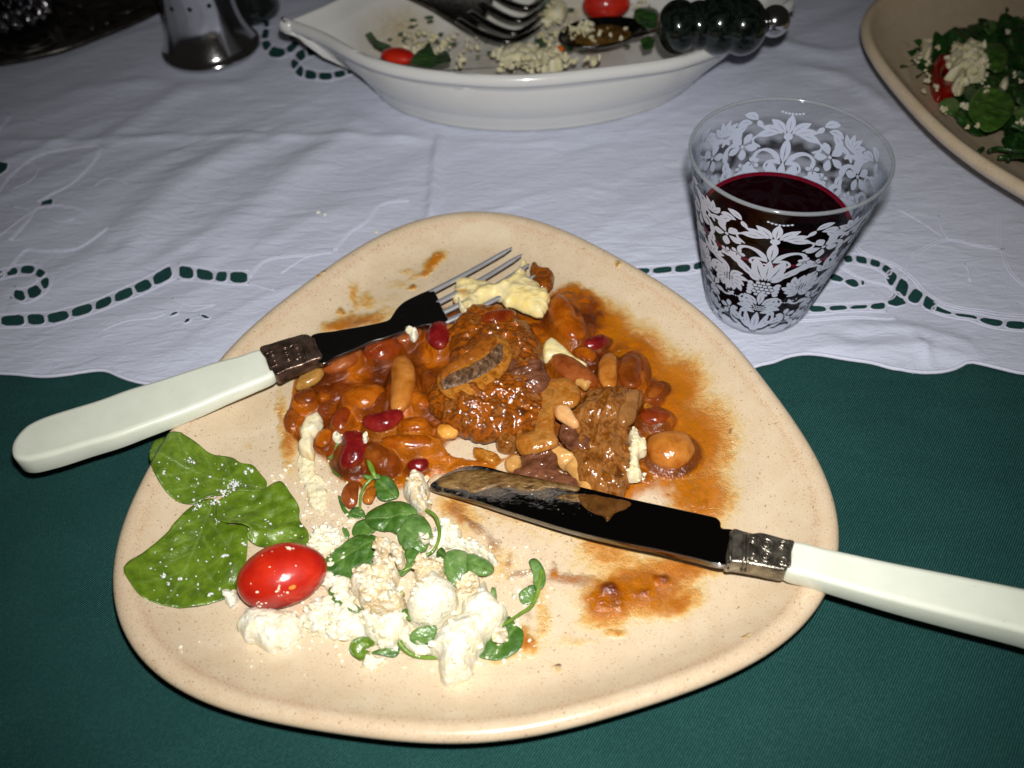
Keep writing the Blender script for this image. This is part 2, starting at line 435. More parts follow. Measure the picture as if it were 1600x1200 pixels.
for h in holes:
    pts.append(h); edges += [(nn + i, nn + (i + 1) % len(h)) for i in range(len(h))]; nn += len(h)
gp = []
yy = 22.
while yy < 84:
    st = .24 if yy < 48 else .42
    gp.append(np.stack([np.arange(-52, 52, st) + rng.uniform(-.2, .2) * st, np.full(len(np.arange(-52, 52, st)), yy)], 1)); yy += st * .9
gp = np.vstack(gp); gp = gp[(np.abs(gp[:, 0]) < gp[:, 1] * .62 + 4)]; gp = gp + rng.uniform(-.03, .03, gp.shape)
gp = gp[inpoly(gp, outl_c)]
# keep grid points off the outlines
bp = np.vstack(pts); cell = {}
for p in bp: cell.setdefault((int(p[0] // .2), int(p[1] // .2)), []).append(p)
def near(p):
    i, j = int(p[0] // .2), int(p[1] // .2)
    for a in (-1, 0, 1):
        for b in (-1, 0, 1):
            for q in cell.get((i + a, j + b), ()):
                if abs(q[0] - p[0]) + abs(q[1] - p[1]) < .12: return True
    return False
gp = np.array([p for p in gp if not near(p)])
inh = np.zeros(len(gp), bool)
for h in holes: 
    lo_ = h.min(0) - .01; hi = h.max(0) + .01; k = np.all((gp > lo_) & (gp < hi), 1)
    if k.any(): idx = np.where(k)[0]; inh[idx[inpoly(gp[idx], h)]] = True
gp = gp[~inh]
P = np.vstack([bp, gp])
res = delaunay_2d_cdt([Vector(p) for p in P], edges, [], 0, 1e-5)
CV = np.array([tuple(v) for v in res[0]]); CF = np.array([f for f in res[2]]); cen = CV[CF].mean(1)
keep = inpoly(cen, outl_c)
for h in holes:
    lo_ = h.min(0); hi = h.max(0); k = np.all((cen >= lo_) & (cen <= hi), 1) & keep
    if k.any(): idx = np.where(k)[0]; keep[idx[inpoly(cen[idx], h)]] = False
CF = CF[keep]
creases = [('692,150 688,210 680,270 674,335 660,360', .11, .22), ('0,226 150,224 300,219 420,218 560,221 690,222', .05, .3), ('690,222 800,228 900,222', .03, .3),
           ('420,215 330,260 240,330 180,390', .12, 1.3), ('600,150 560,200 470,270 400,330 300,400', .10, 1.2), ('330,120 220,190 150,230', .08, .9), ('1120,330 1110,280 1080,240', .06, .5),
           ('1400,390 1500,440', .0, 1), ('1420,520 1445,560 1455,585', .10, .18), ('1260,530 1340,548 1420,545 1500,560 1600,575', .08, .5), ('1300,520 1400,515 1500,540 1600,555', .07, .4),
           ('1390,60 1300,90 1180,60', .08, .6), ('1230,110 1330,130 1400,190', .07, .5), ('1190,560 1260,545 1330,555', .05, .3), ('100,150 250,130 400,140', .05, .6), ('560,330 480,350 380,400', .05, .7)]
crv = [(UU(catmull(pc(s), False, 5), 0)[:, :2], a, w_) for s, a, w_ in creases if a > 0]
foot = [(np.array([11.82, 30.57]), 2.9), (PC, 8.3), (np.array([-18.9, 57.9]), 4.0), (np.array([36., 42.]), 9.5)]
def cloth_z(P):
    P = np.asarray(P, float)
    R = lambda a: np.stack([P[:, 0] * math.cos(a) + P[:, 1] * math.sin(a), -P[:, 0] * math.sin(a) + P[:, 1] * math.cos(a)], 1)
    q = R(.55); wp = q + .6 * np.stack([vn(P * .25, 41), vn(P * .25, 42)], 1)
    z = .15 * fbm(wp * np.array([.10, .42]), 3, 3) + .10 * (1 - np.abs(fbm(wp * np.array([.07, .34]), 9, 2)) * 1.6).clip(0) ** 3 + .02 * fbm(wp * np.array([.3, 1.2]), 29, 3)
    q2 = R(.05) + .5 * np.stack([vn(P * .3, 43), vn(P * .3, 44)], 1)
    z = z + .055 * (1 - np.abs(fbm(q2 * np.array([.18, 1.1]), 19, 3)) * 2.2).clip(0) ** 2 * ss(-.3, .5, vn(P * .12, 5))
    for c, a, w_ in crv:
        d = edist(P, c[:-1], c[1:]); e = np.minimum(np.hypot(*(P - c[0]).T), np.hypot(*(P - c[-1]).T))
        z = z + 3.0 * a * np.exp(-(d / w_) ** 2) * ss(0, 2.0, e + .3)
    z = .05 + .9 * np.maximum(z + .07, .012)
    k = np.ones(len(P))
    for c, r in foot: k = np.minimum(k, ss(r, r + 1.6, np.hypot(*(P - c).T)))
    e = ((P[:, 0] - 1.0) / 12) ** 2 + ((P[:, 1] - 53.5) / 8.5) ** 2; k = np.minimum(k, ss(.8, 1.15, e))
    return .05 + (z - .05) * (.12 + .88 * k)
cz = cloth_z(CV)
WHITE = NT('white_cotton')
wn = WHITE.noise(6, 3); thr = WHITE.noise(28, 2, .5, 0, (1, .15, 1)); thr2 = WHITE.noise(28, 2, .5, 0, (.15, 1, 1))
wr = WHITE.noise(1.3, 6, .62, .8, (.55, 1.6, 1, .35)); wr2 = WHITE.noise(2.6, 4, .6, .5, (.35, 1.5, 1, -.05))
WHITE.set(Base_Color=WHITE.mix(WHITE.math('MULTIPLY', WHITE.noise(.2, 3), .6), lin((203, 208, 224)), lin((186, 193, 211))), Roughness=.9, Specular_IOR_Level=.2, Sheen_Weight=.1)
b0 = WHITE.bump(wr, .10); b1 = WHITE.bump(wr2, .02, 1, b0); b2 = WHITE.bump(thr, .008, 1, b1); WHITE.bump(thr2, .008, 1, b2)
runner = mesh_obj('table_runner', np.c_[CV, cz], CF, WHITE.m, origin=np.array([0, 45, 0.]))
tag(runner, 'white embroidered cutwork cloth with scalloped edge laid over the green cover', 'tablecloth')
THREAD = simple('white_thread', [lin((200, 204, 222)), lin((214, 216, 232))], 8, .85, ((30, .01),))
for p, r, cl in stitch_paths:
    V_, F_ = tube(np.c_[p, cloth_z(p) + .004], r, 8, cl, .6); stitch.add(V_, F_)
eh = resample(ew, .3, False); V_, F_ = tube(np.c_[eh, cloth_z(eh) + .01], .09, 8); stitch.add(V_, F_)
tag(stitch.build('embroidery', THREAD, runner), kind='stuff')
#PART2
# ================================================================== THE DINNER PLATE
PV, PF, PS = tri_plate(PC, PR, PH, PROF_TOP, PROF_BOT)
ppx = proj(PV)
def blob(px, cx, cy, rx, ry, rot=0, p=1.0):
    a = math.radians(rot); dx = px[:, 0] - cx; dy = px[:, 1] - cy
    u = (dx * math.cos(a) - dy * math.sin(a)) / rx; v = (dx * math.sin(a) + dy * math.cos(a)) / ry   # rot: counter-clockwise as seen
    return np.exp(-(u * u + v * v) ** p)
def blobs(px, L):
    o = np.zeros(len(px))
    for b in L: o = np.maximum(o, b[-1] * blob(px, *b[:-1]) if len(b) == 6 else b[-1] * blob(px, *b[:5], 1.6))
    return o
top = PV[:, 2] > plate_z(PV[:, 0], PV[:, 1]) - .1
wob = ppx + 10 * np.stack([fbm(ppx / 30, 61, 3), fbm(ppx / 30, 62, 3)], 1) + 5 * np.stack([fbm(ppx / 9, 63, 2), fbm(ppx / 9, 64, 2)], 1)
# (cx, cy, rx, ry, rotation, amount)
OIL = [(1085, 690, 74, 84, 0, 1.0), (1100, 775, 54, 70, 0, .95), (1050, 610, 62, 66, -40, 1.0), (1000, 560, 70, 54, -40, 1.0), (950, 508, 66, 38, -38, 1.0), (915, 468, 40, 22, -20, .8), (1125, 660, 30, 36, 0, .6), (1050, 560, 40, 34, -40, .5), (900, 450, 18, 8, 30, .7),
       (676, 408, 26, 13, 38, .95), (662, 425, 26, 8, 30, .8), (632, 428, 26, 9, 0, .45), (646, 452, 8, 7, 0, .9), (625, 448, 30, 14, 0, .38), (497, 431, 5, 5, 0, .9), (506, 424, 5, 4, 0, .8),
       (552, 465, 10, 24, 10, .7), (545, 452, 12, 5, -20, .5), (575, 470, 24, 10, 0, .55), (600, 475, 50, 14, 10, .33), (565, 500, 50, 14, 10, .8), (530, 505, 30, 12, 20, .9), (600, 490, 40, 18, 0, .42), (530, 490, 8, 8, 0, .8),
       (455, 690, 16, 50, 0, .8), (440, 650, 12, 50, 0, .6), (383, 698, 12, 8, 0, .4), (388, 705, 8, 4, 0, .35), (470, 740, 40, 30, 0, .35),
       (860, 790, 220, 66, -14, .5), (940, 850, 66, 66, -40, .6), (720, 830, 60, 40, -20, .4), (960, 870, 70, 40, 0, .62), (1060, 890, 60, 30, 0, .85), (1110, 895, 30, 20, 10, .6), (1000, 920, 100, 52, 10, 1.0), (960, 950, 60, 30, 15, 1.0), (1060, 940, 50, 30, 20, .8),
       (850, 960, 14, 60, 0, .55), (820, 1000, 26, 26, 0, .8), (790, 1025, 46, 14, 12, .55), (900, 1000, 60, 14, 5, .42), (960, 985, 24, 12, 0, .7), (868, 1040, 12, 8, -30, .5), (855, 1030, 6, 14, 25, .4),
       (720, 800, 60, 20, -14, .6), (710, 790, 40, 24, -14, .7), (780, 880, 50, 40, 0, .45), (970, 410, 7, 5, 0, .8), (600, 1042, 50, 6, 0, .3), (575, 1057, 14, 5, 0, .35), (545, 1000, 60, 10, 0, .25), (1004, 958, 10, 6, 0, .5), (1168, 992, 7, 4, 15, .9), (905, 830, 20, 60, 35, .4)]
GRAVY = [(1000, 605, 50, 36, -40, .8), (1045, 640, 34, 40, 0, .5), (960, 550, 44, 32, -35, .6), (1085, 720, 22, 40, 0, .2), (1095, 785, 9, 7, 0, .8), (1142, 674, 5, 6, 0, .8), (1043, 772, 5, 4, 0, .7), (560, 505, 46, 12, 8, .7),
         (990, 915, 92, 26, 8, .8), (950, 935, 46, 22, 10, .8), (1020, 920, 34, 22, 0, .7), (900, 905, 74, 15, 0, .65), (870, 895, 10, 22, 0, .6), (822, 900, 44, 9, 10, .6), (795, 880, 14, 26, -20, .6), (735, 820, 46, 13, -30, .75), (712, 800, 26, 22, -30, .7), (770, 850, 12, 30, 30, .6),
         (830, 985, 22, 22, 0, .45), (825, 960, 14, 24, 0, .5), (873, 1036, 4, 3.5, 0, 1.0), (840, 915, 30, 12, 20, .5), (1014, 887, 3.5, 3, 0, .8), (917, 848, 3, 3, 0, .7), (997, 868, 3, 2.5, 0, .7), (767, 808, 4, 3, 0, .6), (801, 868, 5, 4, 0, .5), (880, 870, 60, 7, -12, .3), (460, 730, 30, 40, 0, .22), (850, 800, 70, 3, -25, .35), (800, 830, 5, 22, -25, .35), (930, 790, 60, 14, -14, .35)]
WHITISH = [(755, 378, 46, 26, 5, 1.0), (715, 385, 8, 22, 10, .6), (470, 760, 52, 50, 0, .45), (500, 800, 60, 30, 0, .35), (885, 945, 52, 44, 0, .55), (935, 930, 14, 18, 0, .6), (900, 920, 60, 30, 0, .3), (858, 1025, 5, 16, 25, .6)]
RED = [(1033, 905, 12, 12, 0, .9), (955, 922, 16, 9, 0, .6), (928, 915, 12, 14, 0, .5), (1000, 890, 12, 5, 0, .4), (463, 700, 14, 9, 0, .5)]
cr = blobs(ppx, WHITISH[:1]); 
att = dict(oil=blobs(wob, OIL) * top, gravy=blobs(wob, GRAVY) * top, whitish=np.maximum(.75 * ss(.25, .45, blob(wob * .4 + ppx * .6, 753, 374, 46, 30, 4)) * ss(410, 362, ppx[:, 1]), blobs(wob, WHITISH[2:])) * top, red=blobs(wob, RED) * top,  # soft pale oval towards the far rim, plus the creamy smears
           rim=np.exp(-((PS - .942) / .009) ** 2) * top + .35 * np.exp(-((PS - .985) / .03) ** 2))
CLAY = NT('glazed_stoneware')
base = CLAY.ramp(CLAY.noise(1.2, 5), [(.3, lin((202, 181, 150))), (.7, lin((210, 192, 163)))])
spk = CLAY.math('GREATER_THAN', CLAY.noise(11, 2, .4), .70); spk2 = CLAY.math('GREATER_THAN', CLAY.noise(20, 1, .3), .705)
c = CLAY.mix(CLAY.math('MULTIPLY', spk, .75), base, lin((120, 84, 48))); c = CLAY.mix(CLAY.math('MULTIPLY', spk2, .6), c, lin((150, 100, 58)))
rimf = CLAY.math('MULTIPLY', CLAY.attr('rim'), CLAY.math('MULTIPLY_ADD', CLAY.noise(13, 4, .7), 7, -3.3, True), clamp=True)
c = CLAY.mix(CLAY.math('MULTIPLY', rimf, .5), c, lin((176, 112, 72)))
fn = CLAY.noise(14, 4, .7); mn = CLAY.noise(3.2, 5, .65)
def edgef(t, a, lo_, hi, kf=.08, km=.3):
    v0 = t.attr(a); v = t.math('MULTIPLY_ADD', t.math('ADD', t.math('MULTIPLY_ADD', fn, kf * 1.6, -kf * .8), t.math('MULTIPLY_ADD', mn, km * 1.6, -km * .8)), t.math('MULTIPLY', v0, 3.5, clamp=True), v0)
    n = t.n.new('ShaderNodeMapRange'); n.interpolation_type = 'SMOOTHSTEP'; t.l.new(v, n.inputs[0]); n.inputs[1].default_value = lo_; n.inputs[2].default_value = hi; return n.outputs[0]
c = CLAY.mix(CLAY.math('MULTIPLY', edgef(CLAY, 'whitish', .25, .85), .5), c, lin((218, 204, 176)))
fo = edgef(CLAY, 'oil', .2, .85); oilc = CLAY.ramp(fo, [(0, lin((206, 174, 104))), (.25, lin((212, 168, 56))), (.55, lin((212, 146, 0))), (1, lin((184, 108, 0)))])
c = CLAY.mix(CLAY.math('MULTIPLY', CLAY.math('POWER', fo, .6), CLAY.math('MULTIPLY_ADD', fn, .5, .78, True)), c, oilc)
fg = edgef(CLAY, 'gravy', .22, .9); c = CLAY.mix(CLAY.math('MULTIPLY', fg, .93), c, CLAY.ramp(mn, [(.3, lin((110, 56, 10))), (.5, lin((142, 80, 22))), (.7, lin((168, 108, 44)))]))
c = CLAY.mix(CLAY.math('MULTIPLY', edgef(CLAY, 'red', .3, .8), .8), c, lin((140, 36, 14)))
wet = CLAY.math('MAXIMUM', fo, fg)
CLAY.set(Base_Color=c, Roughness=CLAY.math('MULTIPLY_ADD', wet, -.08, .27), Coat_Weight=CLAY.math('MULTIPLY_ADD', wet, .6, .3, True), Coat_Roughness=CLAY.math('MULTIPLY_ADD', wet, .06, .05), Specular_IOR_Level=.4)
bb = CLAY.bump(CLAY.math('MULTIPLY', wet, CLAY.math('ADD', CLAY.math('ADD', fn, mn), CLAY.math('MULTIPLY_ADD', wet, 1.2, 1.))), .05, .8); CLAY.bump(CLAY.noise(5, 3), .004, 1, bb)
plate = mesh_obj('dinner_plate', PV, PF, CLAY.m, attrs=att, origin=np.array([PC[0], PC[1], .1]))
tag(plate, 'large rounded triangular beige stoneware plate smeared with sauce in the foreground', 'plate')

# ================================================================== STEW
HEAP = [(760, 590, 130, 95, 0, .75), (560, 590, 90, 60, 15, .55), (640, 660, 130, 60, 0, .5), (520, 640, 62, 60, 0, .5), (700, 530, 120, 40, 15, .5), (930, 600, 75, 60, -30, .55), (890, 500, 50, 50, 0, .5), (910, 690, 110, 90, 0, .55), (1000, 620, 55, 50, -40, .3), (1010, 720, 80, 45, 0, .2), (720, 720, 110, 34, -12, .25), (600, 720, 80, 40, 0, .35), (990, 918, 88, 34, 8, .16), (945, 940, 44, 26, 10, .15), (1034, 904, 15, 11, 0, .26), (1010, 924, 16, 10, 0, .22), (950, 918, 18, 11, 0, .22), (962, 945, 14, 12, 0, .2), (1050, 945, 40, 22, 15, .12), (1085, 885, 40, 18, 0, .12), (890, 900, 40, 8, -5, .12), (868, 890, 8, 12, 0, .14), (1078, 690, 56, 66, 0, .14), (1045, 620, 46, 52, -40, .15), (990, 550, 56, 40, -38, .16), (1075, 770, 52, 46, 0, .13), (935, 495, 40, 24, -30, .14), (940, 850, 50, 36, -30, .105), (790, 800, 60, 14, -14, .1), (1105, 782, 7, 5, 0, .16), (826, 1000, 14, 12, 0, .13), (870, 1037, 5, 4, 0, .2), (1000, 545, 30, 22, -40, .14), (676, 410, 18, 8, 38, .115), (646, 452, 5, 4, 0, .13), (722, 806, 16, 12, -30, .12)]
HOLE = [(755, 692, 58, 17, 4, .8), (800, 722, 22, 8, 10, .6), (880, 735, 14, 5, 20, .5), (740, 760, 50, 10, -15, .3)]
def heap_h(px):
    a = 0
    for b in HEAP: a = a + (b[-1] * blob(px, *b[:-1], 1.5)) ** 2.2
    a = a ** (1 / 2.2)
    h = 0
    for b in HOLE: h = np.maximum(h, b[-1] * blob(px, *b[:-1], 1.5))
    return a - h * 1.1
def ground(x, y):
    x = np.atleast_1d(x); y = np.atleast_1d(y)
    pz = plate_z(x, y); p = proj(np.stack([x, y, pz + .2], 1)); return pz + np.maximum(heap_h(p) - .08, 0)
def on(px, py, off=0.):
    z = 1.3
    for _ in range(5): q = U(px, py, z); z = float(ground(q[0], q[1])[0]) + off
    return U(px, py, z)
def wet(name, cols, scale=1.6, sss=.15, rough=.22, bumps=((2.0, .06), (5, .026), (11, .007)), coat=.6, stretch=None, sssr=(.5, .2, .08)):
    return simple(name, [lin(c) for c in cols], scale, rough + .25, bumps, 0, min(coat + .2, .85), sss * .3, stretch, .05, 6, sssr, .13, (1, .86, .66) if max(cols[0]) < 200 and cols[0][0] > 1.7 * cols[0][2] else (1, 1, 1))
BM = dict(
    dark=wet('kidney_bean_skin', [(84, 10, 14), (112, 20, 24), (138, 40, 36)], 1.5, .1, .2),
    red=wet('reddish_bean_skin', [(92, 28, 6), (120, 48, 16), (140, 68, 30)], 1.5),
    brown=wet('brown_bean_skin', [(88, 40, 6), (116, 58, 14), (140, 80, 28)], 1.5),
    orange=wet('orange_bean_skin', [(120, 58, 4), (152, 80, 8), (180, 108, 30)], 1.4),
    tan=wet('tan_bean_skin', [(148, 86, 20), (174, 114, 48), (190, 134, 70)], 1.3),
    pale=wet('pale_bean_skin', [(196, 130, 40), (216, 166, 84), (226, 186, 112)], 1.3),
    pink=wet('pinkish_bean_skin', [(108, 50, 16), (136, 74, 36), (158, 96, 54)], 1.4))
SV, SF = sphere(36, 20); BEANS = []
for k_, m_ in BM.items():
    nt_ = m_.node_tree; bs = nt_.nodes['Principled BSDF']; src = bs.inputs['Base Color'].links[0].from_socket
    tcn = [n for n in nt_.nodes if n.type == 'TEX_COORD'][0]; sp3 = nt_.nodes.new('ShaderNodeSeparateXYZ'); nt_.links.new(tcn.outputs['Generated'], sp3.inputs[0])
    nz3 = nt_.nodes.new('ShaderNodeTexNoise'); nz3.inputs['Scale'].default_value = 160; nz3.inputs['Detail'].default_value = 4; nt_.links.new(tcn.outputs['Object'], nz3.inputs['Vector'])
    a_ = nt_.nodes.new('ShaderNodeMath'); a_.operation = 'MULTIPLY_ADD'; nt_.links.new(sp3.outputs[2], a_.inputs[0]); a_.inputs[1].default_value = -1.6; a_.inputs[2].default_value = {'dark': .85, 'tan': 1.0, 'pale': .9}.get(k_, 1.25)
    b_ = nt_.nodes.new('ShaderNodeMath'); b_.operation = 'MULTIPLY_ADD'; nt_.links.new(nz3.outputs['Fac'], b_.inputs[0]); b_.inputs[1].default_value = 2.2; nt_.links.new(a_.outputs[0], b_.inputs[2])
    c_ = nt_.nodes.new('ShaderNodeMath'); c_.operation = 'SUBTRACT'; c_.use_clamp = True; nt_.links.new(b_.outputs[0], c_.inputs[0]); c_.inputs[1].default_value = .95
    mxx = nt_.nodes.new('ShaderNodeMix'); mxx.data_type = 'RGBA'; nt_.links.new(c_.outputs[0], mxx.inputs[0]); nt_.links.new(src, mxx.inputs[6]); mxx.inputs[7].default_value = rgba(lin((136, 62, 12))); nt_.links.new(mxx.outputs[2], bs.inputs['Base Color'])
BG = 'beans lying in the stew'
def bean(x1, y1, x2, y2, wpx, mat, label, off=.28, bend=.18, flat=.75, name='bean', cat='bean', thick=None):
    p1 = on(x1, y1, off); p2 = on(x2, y2, off); c = on((x1 + x2) / 2, (y1 + y2) / 2, off)
    ax = p2 - p1; L = np.linalg.norm(ax[:2]); ax = ax / max(np.linalg.norm(ax), 1e-6); hr = np.cross([0, 0, 1.], ax); hr /= np.linalg.norm(hr); up = np.cross(ax, hr)
    sc_ = F / np.linalg.norm(c - CAM); wd = wpx / sc_
    v = SV.copy(); s1 = rng.randint(999)
    v = v * (1 + .10 * fbm(v * 1.3 + s1, s1, 3))[:, None]
    sq = 1 + .12 * v[:, 0] ** 2; yb = v[:, 1] * sq + bend * 2 * (v[:, 0] ** 2 - .4); 
    yb -= np.sign(bend) * .10 * np.exp(-(v[:, 0] / .35) ** 2) * ss(-.5, .9, v[:, 1] * np.sign(bend)) * abs(bend) * 6
    W = c + (v[:, :1] * L / 2 * ax + yb[:, None] * wd / 2 * hr + v[:, 2:] * (thick or wd * flat) / 2 * up)
    BEANS.append((c, ax[:2] / np.hypot(*ax[:2]), L / 2, wd / 2 * (1 + abs(bend)), (thick or wd * flat) / 2, {'dark': -.1, 'orange': .5, 'brown': .5, 'red': .38, 'pink': .3, 'tan': .08, 'pale': .3}[mat]))
    W += .012 * np.stack([vn(W * 5, 5), vn(W * 5, 6), vn(W * 5, 7)], 1)
    o = mesh_obj(name, W, SF, BM[mat]); return tag(o, label, cat, BG)
B = [
 (686, 503, 685, 544, 37, 'dark', 'small upright dark red bean beside the fork head', .42, .05),
 (566, 664, 630, 650, 36, 'dark', 'long dark red kidney bean lying level above the other dark bean', .4, .15),
 (556, 672, 545, 733, 44, 'dark', 'dark red kidney bean standing upright just above the green leaves', .4, -.2),
 (540, 636, 527, 676, 30, 'red', 'dull red bean half sunk in gravy left of the long dark red bean', .3, .1),
 (637, 728, 670, 724, 24, 'dark', 'small dark purple bean above the stained cheese lump', .18, .05),
 (914, 541, 950, 528, 24, 'dark', 'small glossy dark red bean near the right edge of the gravy', .25, .1),
 (999, 650, 1050, 655, 36, 'red', 'murky red bean under gravy above the round tan bean', .2, .1),
 (630, 556, 625, 645, 42, 'tan', 'large bulbous tan bean standing upright left of the mushroom slice', .4, -.16),
 (621, 668, 671, 662, 31, 'orange', 'small smooth orange oval bean right of the long dark red bean', .32, .0),
 (532, 628, 604, 616, 50, 'orange', 'big glossy orange brown bean with a dark spot at the left of the stew', .32, .1),
 (506, 580, 568, 548, 34, 'pink', 'pinkish bean just under the fork neck near its brown reflecting ferrule', .38, .1),
 (572, 560, 628, 532, 42, 'red', 'wide reddish brown bean pressed against the fork neck', .3, .1),
 (618, 536, 660, 516, 20, 'pink', 'thin pinkish bean touching the fork shoulder', .42, .1),
 (458, 636, 494, 612, 34, 'brown', 'round brown bean at the far left corner of the stew', .3, .05),
 (466, 632, 452, 676, 26, 'brown', 'thin brown bean curling down the left edge of the stew', .15, .15),
 (510, 668, 504, 712, 28, 'orange', 'small orange bean between the mash smear and the dark beans', .25, .1),
 (572, 696, 612, 728, 38, 'brown', 'brown bean with a bright glint right of the upright dark bean', .3, .1),
 (596, 690, 690, 692, 30, 'orange', 'long flat orange bean shining below the small oval bean', .28, .08),
 (682, 672, 718, 676, 28, 'pale', 'small pale yellow bean at the corner of the bare plate patch', .2, .1),
 (752, 500, 806, 490, 28, 'red', 'reddish bean on top of the meat below the mashed potato', .95, .1),
 (866, 462, 902, 534, 46, 'orange', 'big glossy orange bean right of the mashed potato', .32, .12),
 (862, 556, 928, 602, 40, 'pink', 'long pinkish brown bean slanting above the tan mushroom slice', .35, .08),
 (952, 552, 950, 606, 32, 'tan', 'tan bean standing between two brown beans at the right', .28, .1),
 (992, 552, 982, 606, 40, 'brown', 'broad brown bean at the right edge of the thick gravy', .3, .1),
 (1010, 706, 1086, 700, 66, 'tan', 'largest round tan bean at the right edge of the stew', .25, .06),
 (550, 753, 546, 793, 27, 'pink', 'pinkish bean peeping between the green sprigs', .3, .1),
 (584, 762, 572, 788, 20, 'tan', 'tiny tan bean behind the small round leaf', .25, .1),
 (700, 520, 742, 508, 26, 'brown', 'brown bean between the small dark red bean and the meat', .5, .1),
 (664, 580, 690, 612, 30, 'brown', 'gravy covered bean under the left tip of the mushroom slice', .3, .1),
 (480, 700, 470, 664, 22, 'orange', 'orange bean under the mash smear at the left', .1, .1),
 (930, 562, 900, 545, 24, 'orange', 'small orange bean below the glossy dark red bean', .22, .1),
 (640, 612, 668, 636, 26, 'orange', 'orange bean touching the lower end of the large tan bean', .3, .1),
 (1040, 600, 1012, 620, 22, 'brown', 'small brown bean sunk in the oily right edge', .12, .1),
]
for x1, y1, x2, y2, wp_, mt, lb, off, bd in B: bean(x1, y1, x2, y2, wp_, mt, lb, off, bd, name='kidney_bean' if mt == 'dark' else 'bean')

st = .055
gx = np.arange(-9.5, 8.6, st); gy = np.arange(13.0, 31.5, st); X, Y = np.meshgrid(gx, gy); XY = np.stack([X.ravel(), Y.ravel()], 1)
pz = plate_z(XY[:, 0], XY[:, 1]); gp = proj(np.c_[XY, pz + .2]); gw = gp + 7 * np.stack([fbm(gp / 24, 71, 3), fbm(gp / 24, 72, 3)], 1)
hh = heap_h(gw)
fil = np.zeros(len(XY))
for c_b, ax_b, hl, hw, hz, cov in BEANS:
    dd = XY - c_b[:2]; k_ = np.abs(dd).max(1) < hl * 2.2 + .3
    q = dd[k_]; u_ = q @ ax_b; v_ = q @ np.array([-ax_b[1], ax_b[0]]); e_ = np.sqrt((u_ / (hl + .06)) ** 2 + (v_ / (hw + .06)) ** 2)
    tp = c_b[2] + hz * (cov + .12 * vn(XY[k_] * 1.7, 55)) - pz[k_]
    fil[k_] = np.maximum(fil[k_], tp * (1 - ss(.72, 1.5, e_))); n1 = fbm(XY * 1.1, 73, 4); n2 = 1 - worley(XY * 1.5 + .3 * n1[:, None], 74)
th = hh - .08 + ss(.08, .35, hh) * (.11 * n1 + .26 * (n2 - .55) + .035 * vn(XY * 6, 75))
th = np.where((fil > th) & (hh > .1), fil + .02 * vn(XY * 5, 76), th)
gz_ = pz + np.maximum(th, -.02)
nx_, ny_ = len(gx), len(gy); idm = np.arange(nx_ * ny_).reshape(ny_, nx_)
ok = th > .0
a, b, c_, d_ = idm[:-1, :-1], idm[:-1, 1:], idm[1:, 1:], idm[1:, :-1]
k = ok[a] | ok[b] | ok[c_] | ok[d_]; Q = np.stack([a[k], b[k], c_[k], d_[k]], 1)
used, inv = np.unique(Q, return_inverse=True); Q = inv.reshape(Q.shape)
# thickness-free edge is sunk 0.2 mm into the glaze
GV = np.c_[XY[used], gz_[used] - .0]; GP = gw[used]
C1, C2, C3, C4 = [np.array(lin(c)) for c in ((116, 54, 4), (72, 28, 2), (178, 98, 6), (132, 84, 34))]
nz = fbm(GV[:, :2] * .9, 81, 3)[:, None]; nz2 = fbm(GV[:, :2] * 2.5, 82, 3)[:, None]
colr = C1 + (C2 - C1) * ss(0, .5, nz) + (C3 - C1) * ss(.05, .5, -nz)
pale = blobs(GP, [(900, 700, 100, 80, 0, .9), (840, 740, 90, 30, 0, .8), (820, 640, 50, 40, 0, .5), (950, 640, 60, 30, 0, .7), (700, 640, 60, 30, 0, .4), (1030, 710, 60, 50, 0, .8)])[:, None]
colr = colr * (1 - .75 * pale) + C4 * .75 * pale
yel = blobs(GP, [(860, 560, 36, 30, -30, .9), (880, 470, 20, 30, 0, .6), (640, 700, 80, 20, 0, .8), (700, 700, 60, 24, 0, .7), (740, 560, 100, 70, 0, .25), (690, 720, 80, 14, -10, .6)])[:, None]
colr = colr * (1 - .8 * yel) + np.array(lin((206, 128, 30))) * .8 * yel
colr = colr * (1 + .25 * nz2)
thk = th[used]; tk = ss(.015, .2, thk + .03 * nz2[:, 0])[:, None]; colr = np.array(lin((204, 126, 0))) * (1 - tk) + colr * tk
film = .08 + .92 * ss(-.005, .11, thk + .035 * fbm(GV[:, :2] * 4, 83, 3))
GR = NT('gravy_gloss'); vc = GR.attr('paint', 'Color')
GR.set(Base_Color=GR.mix(GR.math('MULTIPLY', GR.math('MULTIPLY', GR.noise(5, 5, .65), .4), GR.attr('film')), vc, lin((92, 36, 8))), Roughness=.5, Specular_IOR_Level=.04, Coat_Weight=.8, Coat_Roughness=.12, Coat_Tint=(1, .86, .62), Subsurface_Weight=.03, Subsurface_Radius=(.5, .2, .05), Subsurface_Scale=.003)
GR.set(Alpha=GR.attr('film')); b0 = GR.bump(GR.noise(2.6, 4, .6), .12); b0 = GR.bump(GR.noise(6, 3, .6), .035, 1, b0); GR.bump(GR.noise(12, 2, .6), .008, 1, b0)
gravy = mesh_obj('gravy', GV, Q, GR.m, attrs=dict(paint=colr, film=film))
tag(gravy, 'pool of glossy orange brown gravy heaped in the middle of the triangular plate', 'sauce', kind='stuff')

